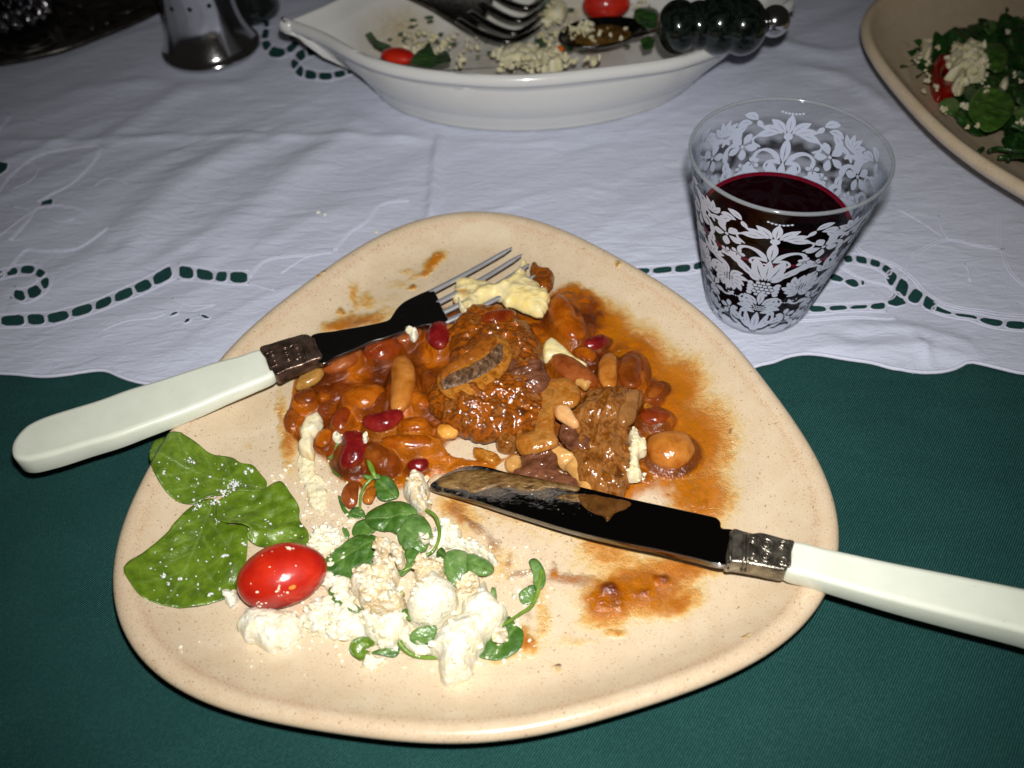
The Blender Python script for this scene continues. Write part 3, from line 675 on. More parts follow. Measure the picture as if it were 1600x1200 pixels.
# ------------------------------------------------------------------ lumps
CRV = ico(1)
def lump(name, poly, off, H, mat, label=None, cat=None, group=None, sp=.07, gran=0., gs=3., fib=0., fang=0., rough=.1, pw=.5, kind=None, parent=None, zfix=None, jag=.0, skirt=.15, relw=.55, crumb=0., cr=(.06, .16)):
    """a piece of food with its outline from the picture; its height swells from the outline inward"""
    c = poly.mean(0); zc_ = zfix if callable(zfix) else None; zfix = float(zc_(UU(poly, 1.9)[:, :2]).mean()) if zc_ else zfix
    z0 = (on(c[0], c[1], off)[2] if zfix is None else zfix)
    pw_ = UU(poly, z0 + H * .35)[:, :2]
    pw_ = resample(catmull(pw_, True, 5), sp)
    if jag: 
        n_ = pw_ - pw_.mean(0); n_ /= np.linalg.norm(n_, axis=1)[:, None]; pw_ = pw_ + n_ * (jag * fbm(pw_ * 2.2, 301, 3))[:, None] * 1.6
    V2, Fc, d, b = fill(pw_, sp)
    dm = max(d.max(), .05); wdt = dm * relw
    prof = np.clip(d / wdt, 0, 1); prof = (1 - (1 - prof) ** 2) ** pw
    sd = rng.randint(9999)
    z = H * prof
    q = V2 * .8 + sd
    z += H * rough * 2 * prof * fbm(q * 1.3, sd, 4)
    if gran: z += gran * prof * ((1 - worley(V2 * gs + sd + .3 * vn(V2 * 4, 7)[:, None], sd)) - .4) + gran * .5 * prof * ((1 - worley(V2 * gs * 2.3 + sd, sd + 3)) - .4)
    if fib:
        ca, sa = math.cos(fang), math.sin(fang); w_ = np.stack([V2[:, 0] * ca + V2[:, 1] * sa, -V2[:, 0] * sa + V2[:, 1] * ca], 1) + .15 * np.stack([vn(V2 * 1.2, 8), vn(V2 * 1.2, 9)], 1)
        z += fib * prof * fbm(w_ * np.array([.8, 3.0]), sd, 5, .6) * 1.9 + fib * .5 * prof * ((1 - worley(V2 * 1.7 + sd, sd + 5)) - .5)
    g_ = ground(V2[:, 0], V2[:, 1]) if zfix is None else np.full(len(V2), zfix)
    basez = np.where(True, .5 * z0 + .5 * (g_ + off), z0) if zfix is None else np.full(len(V2), z0)
    if zc_: basez = zc_(V2)
    VV, FF = closed_sheet(V2, Fc, basez + z, basez - skirt * (d < 1e9), d)
    if callable(zfix): pass
    if crumb:
        cvv, cff = CRV; npc = int(len(V2) * sp * sp * crumb); base_n = len(VV); ex = [VV]; FF = list(FF)
        for _ in range(npc):
            i = rng.randint(len(V2)); r = rng.uniform(*cr) * (1.5 if rng.rand() < .1 else 1); sh = cvv * (1 + .45 * vn(cvv * 1.6 + rng.randint(999), 3))[:, None] * r * rng.uniform(.6, 1.25, 3)
            ex.append(sh + [V2[i, 0], V2[i, 1], basez[i] + z[i] + r * .1]); FF += [tuple(k + base_n for k in f) for f in cff]; base_n += len(cvv)
        VV = np.vstack(ex); z = np.r_[z, np.zeros(len(VV) - 2 * len(V2))]
        o = mesh_obj(name, VV, FF, mat, parent, sharp=38)
        if label: tag(o, label, cat, group, kind)
        return o
    o = mesh_obj(name, VV, FF, mat, parent, attrs=dict(h=np.r_[z / max(H, .01), np.zeros(len(z))]))
    if label: tag(o, label, cat, group, kind)
    return o
MEAT = wet('stewed_meat', [(74, 36, 8), (116, 66, 22), (152, 84, 14), (92, 48, 12), (140, 92, 44), (122, 64, 10)], 1.3, .06, .26, ((1.2, .10), (3, .035), (8, .010)), .8, (1, 1.6, 1))
MEATP = wet('purple_meat', [(72, 40, 24), (102, 66, 50), (122, 82, 64)], 2, .12, .25, ((2, .08), (6, .03)), .8)
MEATL = wet('light_meat', [(84, 46, 10), (122, 76, 28), (146, 102, 56), (104, 58, 10), (154, 102, 36)], 1.6, .08, .25, ((1.3, .09), (3.5, .03), (9, .008)), .8, (1.5, 1, 1))
FAT = wet('translucent_onion', [(168, 124, 66), (196, 156, 96), (204, 170, 118)], 1.2, .3, .22)
MASH = wet('mashed_potato', [(222, 196, 120), (232, 212, 146), (220, 206, 158), (214, 168, 84)], .9, .3, .3, ((1.6, .08), (5, .03)), .3)
PMASH = wet('pale_mash', [(214, 206, 176), (226, 214, 176), (214, 190, 140)], .9, .3, .35, ((2, .06), (6, .02)), .3)
MG = 'pieces of meat in the stew'
lump('meat_piece', pc('700,520 722,488 750,474 790,482 822,496 846,530 852,565 862,600 858,640 835,662 800,668 760,672 712,664 672,640 664,608 690,590 700,560'), .05, .95, MEAT, 'largest brown fibrous chunk of meat under the browned mushroom slice', 'meat', MG, fib=.17, fang=-.5, rough=.3, pw=.45, jag=.2)
lump('meat_piece', pc('888,640 920,612 960,606 1002,606 1004,625 985,650 992,690 984,740 972,772 940,775 912,760 895,730 884,700 876,670'), .05, .72, MEATL, 'ragged light brown meat slab at the right above the knife', 'meat', MG, fib=.15, fang=1.35, rough=.32, jag=.26)
lump('meat_piece', pc('772,664 790,655 806,664 812,682 806,700 788,704 774,692'), .1, .55, MEATL, 'small glistening lump of meat beside the bare plate patch', 'meat', MG, gran=.12, gs=2.5, jag=.1)
lump('meat_piece', pc('816,704 840,698 866,704 874,716 866,732 846,738 826,730 814,718'), .05, .5, MEATP, 'small purplish piece of meat just above the knife blade', 'meat', MG, fib=.08, rough=.15, jag=.1)
lump('meat_piece', pc('828,414 838,410 846,420 860,422 864,436 858,452 846,456 832,446'), .55, .35, MEAT, 'brown shred of meat at the tips of the fork tines', 'meat', MG, gran=.08, gs=4, jag=.1)
lump('meat_piece', pc('792,565 815,558 848,566 860,590 850,610 820,612 796,596'), .62, .45, MEATP, 'torn pinkish end of meat right of the mushroom slice', 'meat', MG, fib=.12, fang=.4, jag=.12)
lump('meat_piece', pc('880,664 905,676 925,690 918,706 896,704 878,690 872,676'), .45, .3, MEATP, 'thin purplish flap of meat on the light brown slab', 'meat', MG, fib=.08, jag=.1)
lump('meat_piece', pc('800,735 830,728 870,738 905,752 935,768 925,778 890,770 850,756 815,750'), .05, .4, MEATP, 'narrow shred of meat lying along the back of the knife', 'meat', MG, fib=.08, fang=-.3, jag=.1)
lump('onion_strip', pc('846,700 868,694 892,706 916,722 928,745 926,768 908,772 900,752 886,732 866,716'), .2, .3, FAT, 'translucent curved onion strip between meat and knife', 'onion', rough=.06, pw=.7)
lump('skin_flap', pc('915,622 940,616 965,616 990,606 1000,612 996,640 990,656 972,664 952,646 930,640 918,634'), .55, .22, wet('brown_flap', [(116, 78, 38), (140, 100, 58), (156, 118, 76)], 1.2), 'olive brown angular flap lying on top of the light meat', 'food piece', rough=.12, pw=.6)
lump('onion_strip', pc('462,604 464,590 484,578 506,578 500,592 482,602'), .35, .22, wet('olive_piece', [(140, 100, 44), (170, 132, 70), (150, 116, 62)], 1.5), 'olive tan sliver poking out left of the fork ferrule', 'onion', rough=.08)
lump('mash_piece', pc('709,440 722,432 750,436 778,442 800,430 814,412 824,408 822,424 836,436 846,452 858,450 860,470 852,488 838,492 822,486 800,478 780,470 766,466 750,478 735,492 722,480 712,468'), .72, .5, MASH, 'yellowish mashed potato stuck on the fork tines', 'mashed potato', gran=.07, gs=1.8, rough=.3, jag=.18, pw=.5)
lump('mash_piece', pc('715,462 724,476 734,492 728,494 718,482'), .7, .25, PMASH, 'thin white trail of mash hanging over the lowest tine', 'mashed potato', rough=.2)
lump('mash_piece', pc('848,540 862,528 880,540 900,560 918,572 912,580 892,572 870,565 850,562'), .2, .4, MASH, 'yellow mash streak between the big orange bean and pink bean', 'mashed potato', gran=.04, gs=2, rough=.15)
lump('mash_piece', pc('496,646 506,652 502,668 492,690 488,712 470,706 464,690 470,668 482,654'), .12, .42, PMASH, 'white mash smear at the left edge of the stew', 'mashed potato', gran=.12, gs=3, rough=.25, jag=.14)
lump('mash_piece', pc('470,706 490,704 496,740 512,770 505,800 485,790 474,760 464,740'), .02, .12, PMASH, 'thin creamy mash film running down toward the salad leaves', 'mashed potato', gran=.12, gs=4, rough=.5, jag=.25, crumb=12, cr=(.03, .08))
lump('mash_piece', pc('982,676 992,670 1002,684 1012,690 1010,706 1000,712 1000,728 1004,740 990,746 978,738 984,722 984,700'), .45, .4, PMASH, 'crumbly white mash streak beside the largest tan bean', 'mashed potato', gran=.12, gs=4, rough=.2, jag=.12, crumb=14, cr=(.04, .09))
SCR = wet('sauce_scrap', [(120, 66, 12), (160, 106, 34), (186, 138, 70)], 2.5)
for s_, off_, h_, m_, lb_ in (
    ('690,652 712,646 735,650 742,662 726,670 704,668', .0, .3, SCR, 'orange brown scrap of stew along the upper edge of the bare patch'),
    ('742,700 764,706 782,716 776,726 756,722 740,712', .0, .22, SCR, 'thin gravy scrap along the lower edge of the bare patch'),
    ('806,640 826,632 838,644 834,660 818,664 806,654', .35, .35, MEATL, 'light shred of meat between the mushroom stem and the main chunk'),
    ('930,735 950,728 966,740 960,756 940,758 928,748', .3, .3, SCR, 'glossy lump of sauce at the lower end of the light meat slab'),
    ('1000,640 1012,632 1024,640 1020,652 1006,652', .1, .2, SCR, 'small sauce lump right of the olive brown flap'),
    ('545,520 575,512 600,508 604,516 575,526 550,530', .02, .2, SCR, 'gravy ridge showing above the fork neck'),
    ('900,590 916,584 924,596 914,606 902,602', .4, .2, FAT, 'pale scrap between the slanting pink bean and the tan mushroom')):
    lump('stew_scrap', pc(s_), off_, h_, m_, lb_, 'food scrap', 'scraps of food in the stew', rough=.3, jag=.16, fib=.06)
# mushroom slices
MUSH = wet('mushroom_flesh', [(104, 60, 12), (150, 94, 24), (172, 120, 52), (124, 74, 16), (176, 126, 60)], 2.2, .2, .22, ((1.4, .04), (8, .012)), .6)
MUSHB = wet('mushroom_tan', [(138, 92, 36), (166, 120, 62), (150, 92, 24), (174, 132, 78)], 1.4, .1, .24, ((1.0, .12), (4, .04), (9, .012)), .7)
GILL = simple('mushroom_gills', [lin((56, 38, 20)), lin((92, 66, 42)), lin((124, 92, 66)), lin((160, 122, 92))], 3.5, .16, ((5, .10), (14, .05), (30, .02)), 0, .8, 0, (1.6, .9, 1, .5))
m1 = lump('mushroom_slice', pc('768,522 782,522 795,532 801,548 797,566 784,584 764,600 742,612 722,620 704,618 690,610 682,596 684,582 696,572 714,562 732,548 748,534'), 1.02, .22, MUSH, 'browned mushroom slice with dark gills lying on top of the meat', 'mushroom', rough=.05, pw=.5, sp=.06)
lump('gills', pc('782,536 788,548 784,564 768,580 746,592 724,600 704,606 692,604 690,595 702,584 722,575 742,566 760,554 770,543'), 1.19, .10, GILL, parent=m1, rough=.25, sp=.045, skirt=.05, jag=.06)
lump('stem_fold', pc('762,522 776,526 776,538 758,554 736,566 712,577 694,592 686,584 694,572 714,560 732,548 748,532'), 1.17, .17, wet('brown_fold', [(110, 60, 14), (146, 88, 28), (92, 46, 12)], 2), parent=m1, rough=.15, sp=.05, skirt=.05, jag=.06)
lump('mushroom_slice', pc('846,604 860,592 884,590 902,602 908,622 896,634 878,634 868,650 868,672 873,690 860,698 836,704 816,702 806,690 806,672 814,662 820,672 832,668 838,650 842,628'), .62, .22, MUSHB, 'pale tan mushroom slice with a wide stem in the centre right of the stew', 'mushroom', rough=.06, pw=.5, sp=.06)
lump('mushroom_slice', pc('866,640 874,632 890,636 898,648 906,662 896,666 882,658 870,650'), .85, .25, wet('mushroom_pale', [(206, 150, 92), (218, 172, 118)], .9, .3), 'small pale peach mushroom end right of the tan slice', 'mushroom', rough=.06)
lump('mushroom_slice', pc('700,505 724,512 742,522 736,528 716,522 698,514'), .55, .15, MUSHB, 'thin mushroom sliver behind the small dark red bean', 'mushroom', rough=.1)
lump('mushroom_slice', pc('788,720 800,712 812,712 816,724 806,734 792,732'), .12, .3, FAT, 'small pale lump between the purple meat and the bare plate patch', 'food piece', rough=.1)
# ================================================================== SALAD ON THE PLATE
def leaf_mat(name, c1, c2, c3):
    t = NT(name); v = t.attr('vein'); n = t.noise(1.6, 5, .6)
    c = t.ramp(n, [(.3, lin(c1)), (.52, lin(c2)), (.75, lin(c3))])
    c = t.mix(t.math('MULTIPLY', v, .28), c, lin((150, 180, 96)))
    sp = t.math('MULTIPLY_ADD', t.noise(4.5, 5, .75), 6, -3.6, True)
    c = t.mix(t.math('MULTIPLY', sp, .14), c, lin((176, 196, 150)))
    t.set(Base_Color=c, Roughness=.45, Coat_Weight=.55, Coat_Roughness=.14, Subsurface_Weight=.08, Subsurface_Radius=(.2, .4, .05), Subsurface_Scale=.002)
    b = t.bump(t.noise(1.8, 4), .08); b = t.bump(t.noise(6, 3), .02, 1, b); b = t.bump(t.noise(30, 2), .006, 1, b); t.bump(v, .02, 1, b); return t.m
LEAF = leaf_mat('spinach_leaf', (64, 90, 6), (90, 118, 16), (116, 142, 38))
LEAFD = leaf_mat('watercress_leaf', (38, 74, 14), (60, 100, 26), (94, 130, 54))
LEAFP = leaf_mat('pale_leaf', (60, 96, 34), (86, 122, 54), (122, 148, 88))
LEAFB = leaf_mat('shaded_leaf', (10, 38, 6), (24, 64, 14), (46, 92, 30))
def leaf(poly, base, tip, off, mat, label, cat='leaf', und=.12, nv=4, sp=.08, name='salad_leaf', group='leaves in the salad on the plate', zfix=None, curl=.0, parent=None, gf=None, thick=.03, smooth=True):
    c = poly.mean(0); z0 = on(c[0], c[1], off)[2] if zfix is None else zfix
    q = catmull(poly, True, 5) if smooth else poly
    V2, Fc, d, b = fill(UU(q, z0)[:, :2], sp)
    B_, T_ = UU([base, tip], z0)[:, :2]
    A = T_ - B_; L = np.hypot(*A); ax = A / L; nr = np.array([-ax[1], ax[0]]); segs = [(B_, T_, 1.)]
    for i in range(nv):
        t = .12 + .7 * i / max(nv, 1); p = B_ + A * t
        for s_ in (1, -1): segs.append((p, p + (ax * .75 + nr * s_ * .8) * L * .42 * (1 - .45 * t), .6))
    v = np.zeros(len(V2)); hgt = np.zeros(len(V2))
    for p, e, wt in segs:
        dd = edist(V2, p[None], e[None]); v = np.maximum(v, wt * np.exp(-(dd / .045) ** 2)); hgt = np.maximum(hgt, wt * np.exp(-(dd / .16) ** 2))
    sd = rng.randint(999); und_ = und * fbm(V2 * .75 + sd, sd, 3) * 2.4 - .06 * hgt
    dm = max(d.max(), .1); und_ += curl * (1 - np.clip(d / (dm * .6), 0, 1)) ** 2
    und_ += .03 * (worley(V2 * 2.2, sd) - .5)
    g_ = (ground(V2[:, 0], V2[:, 1]) if zfix is None else np.full(len(V2), zfix - off)) if gf is None else gf(V2)
    z = np.maximum(.55 * z0 + .45 * (g_ + off) + und_, g_ + .035)
    VV, FF = closed_sheet(V2, Fc, z + thick / 2, z - thick / 2, d)
    o = mesh_obj(name, VV, FF, mat, parent, attrs=dict(vein=np.r_[v, v]))
    if label: tag(o, label, cat, group)
    return o
k5 = lambda s: pc(s, 180, 680, 4); k6 = lambda s: pc(s, 480, 780, 4); k3 = lambda s: pc(s, 420, 600, 4)
leaf(k5('245,180 270,100 330,70 430,56 520,75 600,118 700,130 780,170 860,190 915,250 950,300 920,350 800,360 600,382 540,412 460,440 380,422 320,370 270,270'), k5('940,330')[0], k5('260,180')[0], .1, LEAF, 'rounded bright green leaf uppermost at the left edge of the plate', nv=4, curl=.1)
leaf(k5('640,540 640,430 700,380 800,335 930,350 1030,290 1100,370 1150,450 1150,520 1200,590 1212,660 1190,712 1080,702 940,705 850,672 830,640 850,600 690,560'), k5('650,500')[0], k5('1190,660')[0], .16, LEAF, 'crumpled green leaf directly above the tomato', nv=3, und=.22, curl=.12)
leaf(k5('108,900 200,790 290,680 360,592 440,500 520,420 600,395 660,440 700,480 690,552 780,556 832,590 828,680 822,790 790,880 768,930 700,1010 620,1045 500,1085 400,1096 280,1085 200,1062 140,985'), k5('600,430')[0], k5('330,1085')[0], .14, LEAF, 'largest green leaf with a pointed corner left of the tomato', nv=4, und=.16, curl=.06)
leaf(k3('350,410 372,350 410,340 445,372 442,430 400,462 362,450'), k3('400,465')[0], k3('400,340')[0], .2, LEAFP, 'small pale leaf tip left of the upright dark bean', nv=1, und=.04)
leaf(k3('372,470 420,450 470,520 530,550 535,592 480,590 420,570 385,520'), k3('535,590')[0], k3('372,470')[0], .1, LEAFD, 'small dark leaf cluster under the upright dark bean', nv=1)
leaf(k3('660,600 700,578 762,590 808,650 805,692 740,722 690,716 668,680'), k3('800,700')[0], k3('670,590')[0], .35, LEAFD, 'small round green leaf highest in the sprig below the stew', nv=2, curl=-.05)
leaf(k3('428,690 450,700 480,770 520,812 500,830 455,780'), k3('520,820')[0], k3('428,690')[0], .15, LEAFD, 'narrow dark leaf left of the pinkish bean', nv=0)
leaf(k3('500,790 560,770 600,800 590,830 530,830'), k3('590,820')[0], k3('500,790')[0], .12, LEAFD, 'tiny leaf joining the sprig stems', nv=0)
leaf(k6('280,215 300,150 370,120 440,150 420,200 350,235'), k6('430,190')[0], k6('290,220')[0], .15, LEAFD, 'dark leaf half hidden behind the two large sprig leaves', nv=1)
leaf(k6('75,400 130,322 200,272 300,212 400,200 450,245 430,350 372,430 270,482 190,470 115,450'), k6('440,230')[0], k6('90,410')[0], .3, LEAFD, 'broad green leaf touching the right side of the tomato', nv=3, und=.15, curl=-.12)
leaf(k6('360,80 430,25 520,0 620,15 690,80 640,130 560,200 520,182 420,165 360,120'), k6('680,90')[0], k6('370,100')[0], .5, LEAFD, 'folded green leaf at the centre of the sprig', nv=2, und=.15, curl=-.15)
leaf(k6('568,150 640,92 720,100 772,165 772,230 722,310 650,322 590,285 558,215'), k6('580,130')[0], k6('740,290')[0], .5, LEAFP, 'round green leaf with a grey green sheen in the sprig centre', nv=2, und=.1, curl=-.15)
leaf(k6('610,330 660,310 720,350 700,400 640,440 590,480 570,440 620,400'), k6('700,370')[0], k6('580,470')[0], .3, LEAFD, 'dark crumpled leaf under the curved stem', nv=1, und=.2)
leaf(k6('808,320 838,298 866,330 842,366 812,360'), k6('860,350')[0], k6('815,310')[0], .45, LEAFD, 'tiny dark leaf at the tip of the curved stem', nv=0)
leaf(k6('838,370 868,322 940,300 1010,332 1012,420 965,480 905,520 862,452'), k6('870,350')[0], k6('920,510')[0], .4, LEAFP, 'spotted pale green leaf left half of the pair above the large cheese lump', nv=2, curl=-.12)
leaf(k6('1000,332 1080,350 1150,392 1168,440 1120,478 1050,470 1000,440'), k6('1000,380')[0], k6('1160,440')[0], .4, LEAFP, 'pale green leaf right half of the pair above the large cheese lump', nv=2, curl=-.12)
leaf(k6('130,560 180,545 252,612 342,680 330,694 270,702 205,672 155,620'), k6('340,690')[0], k6('135,555')[0], .42, LEAFD, 'small dark leaf lying on the cheese right of the tomato', nv=1)
leaf(k6('272,962 290,910 340,885 400,890 430,925 360,950 400,972 350,1022 300,1000'), k6('420,920')[0], k6('280,990')[0], .1, LEAF, 'curled green leaf at the lowest left of the cheese', nv=1, curl=.25, und=.1)
leaf(k6('400,960 470,935 560,905 575,945 540,982 460,975'), k6('570,930')[0], k6('410,965')[0], .15, LEAFD, 'narrow leaf beside the curled leaf below the cheese', nv=1)
leaf(k6('640,852 672,818 730,800 806,790 800,850 760,892 700,912 650,892'), k6('800,820')[0], k6('645,870')[0], .42, LEAFP, 'pale leaf wedged at the left of the largest cheese lump', nv=2)
leaf(k6('590,690 620,680 655,740 640,760 600,720'), k6('640,750')[0], k6('600,690')[0], .45, LEAFD, 'tiny leaf fragment between the cheese lumps', nv=0)
leaf(k6('1068,975 1105,892 1150,845 1185,880 1212,905 1255,850 1240,790 1262,732 1305,780 1352,832 1342,920 1292,970 1222,1000 1140,1002'), k6('1150,990')[0], k6('1300,790')[0], .1, LEAFD, 'green leaf with a notch lowest at the right of the cheese', nv=0, und=.08)
leaf(k6('1150,540 1180,560 1180,640 1150,600'), k6('1180,640')[0], k6('1150,540')[0], .2, LEAFP, 'thin pale leaf edge behind the large cheese lump', nv=0)
leaf(k6('1330,580 1400,540 1435,560 1405,640 1352,652 1325,620'), k6('1400,640')[0], k6('1360,560')[0], .1, LEAFP, 'pale leaf at the left of the right hand stem', nv=1)
leaf(k6('1385,382 1430,374 1478,430 1492,510 1460,560 1420,540 1410,460'), k6('1440,560')[0], k6('1395,380')[0], .35, LEAFP, 'grey green leaf topping the stem at the right of the salad', nv=1)
leaf(k6('215,180 240,170 265,220 240,240'), k6('240,240')[0], k6('215,180')[0], .1, LEAFP, 'tiny yellowish leaf piece above the broad leaf', nv=0)
leaf(k3('590,560 640,565 690,560 700,580 650,590 600,585'), k3('700,575')[0], k3('590,570')[0], .3, LEAFD, 'small star shaped leaf node above the round leaf', nv=0)
STEM = wet('green_stem', [(84, 122, 36), (120, 156, 70)], 3, .1, .3)
def stem(s, offs, r, label):
    p = catmull(s, False, 8); oo = np.interp(np.linspace(0, 1, len(p)), np.linspace(0, 1, len(offs)), offs)
    P = np.array([on(a[0], a[1], o) for a, o in zip(p, oo)]); P[:, 2] = np.convolve(np.pad(P[:, 2], 4, 'edge'), np.ones(9) / 9, 'valid')
    o = MB(); o.add(*tube(P, np.linspace(r, r * .7, len(P)), 10)); return tag(o.build('leaf_stem', STEM), label, 'stem', 'stems in the salad')
stem(k6('745,70 800,105 825,180 822,250 790,320 740,355 690,400 600,450'), [.5, .65, .7, .65, .55, .5, .4, .35], .075, 'curved green stem arching right of the round leaf')
stem(k6('575,885 600,930 650,968 720,988 815,990'), [.35, .25, .15, .1, .15], .1, 'pale stem curving under the largest cheese lump')
stem(k6('500,585 530,566 580,572 608,600'), [.6, .72, .7, .6], .04, 'hair thin stem looping over the middle cheese')
stem(k6('1465,440 1455,520 1435,600 1400,670 1340,712 1220,790'), [.3, .3, .25, .2, .2, .3], .085, 'green stem bending down at the right of the salad')
stem(k3('628,475 640,520 655,560 668,590'), [.35, .4, .35, .3], .13, 'short thick stem standing up between the beans and leaves')
stem(k3('640,590 600,640 575,700 570,790'), [.3, .25, .2, .15], .07, 'thin pale stem beside the pinkish bean')
stem(k3('445,520 475,500 505,480'), [.2, .2, .2], .05, 'tiny stem at the dark leaf cluster')
# tomato
TOM = NT('tomato_skin')
TOM.set(Base_Color=TOM.ramp(TOM.noise(.9, 3), [(.3, lin((158, 10, 4))), (.7, lin((198, 40, 12)))]), Roughness=.5, Specular_IOR_Level=.25, Coat_Weight=.7, Coat_Roughness=.05, Subsurface_Weight=.2, Subsurface_Radius=(1, .15, .05), Subsurface_Scale=.004)
TOM.bump(TOM.noise(7, 4), .014)
tc_ = on(439, 899, .82)
a_ = np.radians(14); R_ = np.array([[math.cos(a_), -math.sin(a_), 0], [math.sin(a_), math.cos(a_), 0], [0, 0, 1]])
SV2, SF2 = sphere(56, 32)
tv = SV2 * np.array([1.60, 1.18, .98]); tv *= (1 + .06 * fbm(SV2 * 1.1, 91, 2))[:, None]
tomato = tag(mesh_obj('cherry_tomato', tv @ R_.T + tc_, SF2, TOM.m), 'whole glossy red cherry tomato specked with cheese crumbs', 'tomato')
SEED = wet('tomato_seed', [(206, 120, 40), (222, 150, 70)], 3)
def on_tomato(px, py):
    D = (px - 800) / F * RIGHT - (py - 600) / F * UP + FWD
    o = (CAM - tc_) @ R_ / np.array([1.6, 1.18, .98]); dd = D @ R_ / np.array([1.6, 1.18, .98])
    A = dd @ dd; B_ = 2 * o @ dd; C = o @ o - 1; disc = B_ * B_ - 4 * A * C
    return None if disc < 0 else CAM + D * ((-B_ - math.sqrt(disc)) / (2 * A))
sv_, sf_ = ico(2)
p_ = on_tomato(456, 917); mesh_obj('seed', sv_ * np.array([.15, .11, .05]) + p_, sf_, SEED, tomato)
# cheese
FETA = simple('feta_cheese', [lin((226, 220, 192)), lin((236, 233, 216)), lin((230, 222, 186)), lin((238, 235, 222))], 1.6, .42, ((2.6, .10), (7, .05), (18, .02)), 0, .12, .06, sssr=(.6, .5, .3))
FETAB = simple('stained_feta', [lin((226, 217, 188)), lin((232, 226, 204)), lin((212, 184, 134)), lin((232, 225, 202)), lin((235, 231, 212))], 1.6, .42, ((2.6, .10), (7, .05), (18, .02)), 0, .15, .06)
CG = 'lumps of white crumbly cheese on the plate'
def feta(s, off, H, label, mat=FETA, **k):
    kw = dict(gran=.18, gs=2.6, rough=.16, jag=.10, pw=.5, sp=.05, relw=.7); kw.update(k); kw['gran'] = max(kw['gran'] * 1.2, .10); kw.setdefault('crumb', 9 if kw['gran'] < .2 else 16)
    return lump('cheese_lump', s, off, H, mat, label, 'cheese', CG, **kw)
kt = lambda s: pc(s, 150, 840, 4)
feta(kt('868,545 900,500 935,440 1000,420 1080,436 1170,450 1240,480 1292,505 1285,580 1240,635 1200,690 1110,712 1040,690 1010,660 930,652 905,600'), .02, .75, 'smooth white cheese lump right in front of the tomato', gran=.05, relw=.8, crumb=2.5)
feta(kt('800,390 830,345 870,335 890,380 870,425 830,425'), .0, .35, 'tiny round cheese crumb at the left foot of the tomato')
feta(kt('1290,470 1340,410 1390,360 1450,370 1500,400 1560,450 1620,470 1680,480 1700,600 1660,630 1560,640 1440,625 1350,600 1300,560'), .0, .5, 'crumbly cream cheese heap between the tomato and the middle lumps', gran=.2, gs=3)
feta(k6('110,470 200,480 270,500 262,560 300,620 330,700 280,710 220,680 150,640 110,560 90,520'), .0, .45, 'low cheese heap just right of the tomato', gran=.16, gs=3)
feta(k6('0,680 100,640 200,690 300,720 330,780 330,850 250,880 150,860 60,840 0,800'), .0, .35, 'flat granular cheese patch at the front left of the salad', gran=.2, gs=3.4)
feta(k6('262,545 288,470 355,415 370,430 440,370 520,370 575,450 562,540 610,610 600,660 560,705 460,700 385,690 330,650 300,600'), .12, .95, 'middle cheese lump with light brown stains right of the small dark leaf', FETAB)
feta(k6('320,720 380,700 440,740 520,720 580,700 620,760 600,830 560,880 540,920 460,920 400,890 360,850 340,790'), .0, .75, 'knobbly cheese cluster lowest in the centre of the salad', gran=.28, gs=2.1)
feta(k6('560,800 640,800 650,890 740,900 730,960 660,960 600,920'), .0, .3, 'soft cheese scrap under the pale wedged leaf')
feta(k6('345,1020 400,975 470,985 500,1000 440,1040 375,1060'), .0, .3, 'small cheese crumb under the curled leaf')
feta(k6('628,680 640,610 660,555 700,515 740,480 790,460 850,490 922,540 945,610 905,700 850,745 800,780 730,785 655,750'), .2, 1.05, 'rounded white cheese lump left of the largest one', gran=.09, crumb=4)
feta(k6('770,905 800,850 850,790 900,740 950,700 965,640 1010,610 1060,560 1110,500 1140,560 1200,630 1245,690 1205,780 1130,850 1070,950 1030,1040 1030,1090 960,1120 880,1166 835,1130 812,1040 820,970 765,940'), .1, 1.2, 'largest smooth creamy cheese lump lowest on the plate', gran=.05, relw=.9, rough=.2, crumb=2.5)
feta(k6('665,470 680,400 740,365 810,370 845,410 840,460 790,455 720,500 690,520'), .25, .6, 'stained cheese lump above the rounded white lump', FETAB)
feta(k6('410,300 425,250 480,238 520,260 518,310 490,352 440,345'), .75, .45, 'small pale cheese lump resting on the broad green leaf', FETAB)
feta(k6('510,330 530,270 570,280 605,320 612,380 590,415 555,400 540,350'), .6, .45, 'small brown edged cheese lump right of its pale twin', FETAB)
feta(k3('838,660 870,600 905,565 950,558 985,590 1005,650 985,720 1010,740 990,790 940,800 905,760 870,720'), .1, .8, 'tall stained cheese lump at the tip of the knife', FETAB, gran=.1)
feta(k6('690,400 740,330 770,300 770,240 790,180 830,140 900,160 960,180 980,240 1060,270 1110,300 1160,340 1190,400 1150,400 1080,345 1000,320 940,295 870,310 830,310 800,350 740,370'), .0, .4, 'long granular cheese ridge behind the pair of pale leaves', gran=.26, gs=3.2)
feta(k6('930,540 980,490 1020,470 1070,490 1070,540 1010,570 950,570'), .15, .4, 'brown stained cheese lump between the pale pair of leaves and the largest lump', FETAB)
feta(k3('260,950 290,890 350,890 400,900 450,940 480,970 400,1010 330,1060 280,1070 240,1040'), .0, .3, 'crumbled cheese patch behind the tomato', gran=.2, gs=3.4)
feta(k3('390,330 430,310 452,325 430,352'), .3, .22, 'tiny cheese crumb left of the upright dark bean')
feta(k6('1165,830 1210,825 1252,850 1225,885 1205,900 1185,875'), .15, .25, 'brownish cheese crumb in the notch of the lowest leaf', FETAB)
feta(k3('0,60 0,60 0,60') if False else k6('700,215 740,215 762,245 730,262 700,245'), .72, .14, 'little cheese crumb on the grey green round leaf')
feta(pc('640,518 648,510 654,520 650,530 642,530'), .65, .2, 'single white cheese crumb beside the small dark red bean')
feta(pc('567,679 572,674 575,682 571,688 566,686'), .8, .14, 'white cheese crumb between the two long dark beans')
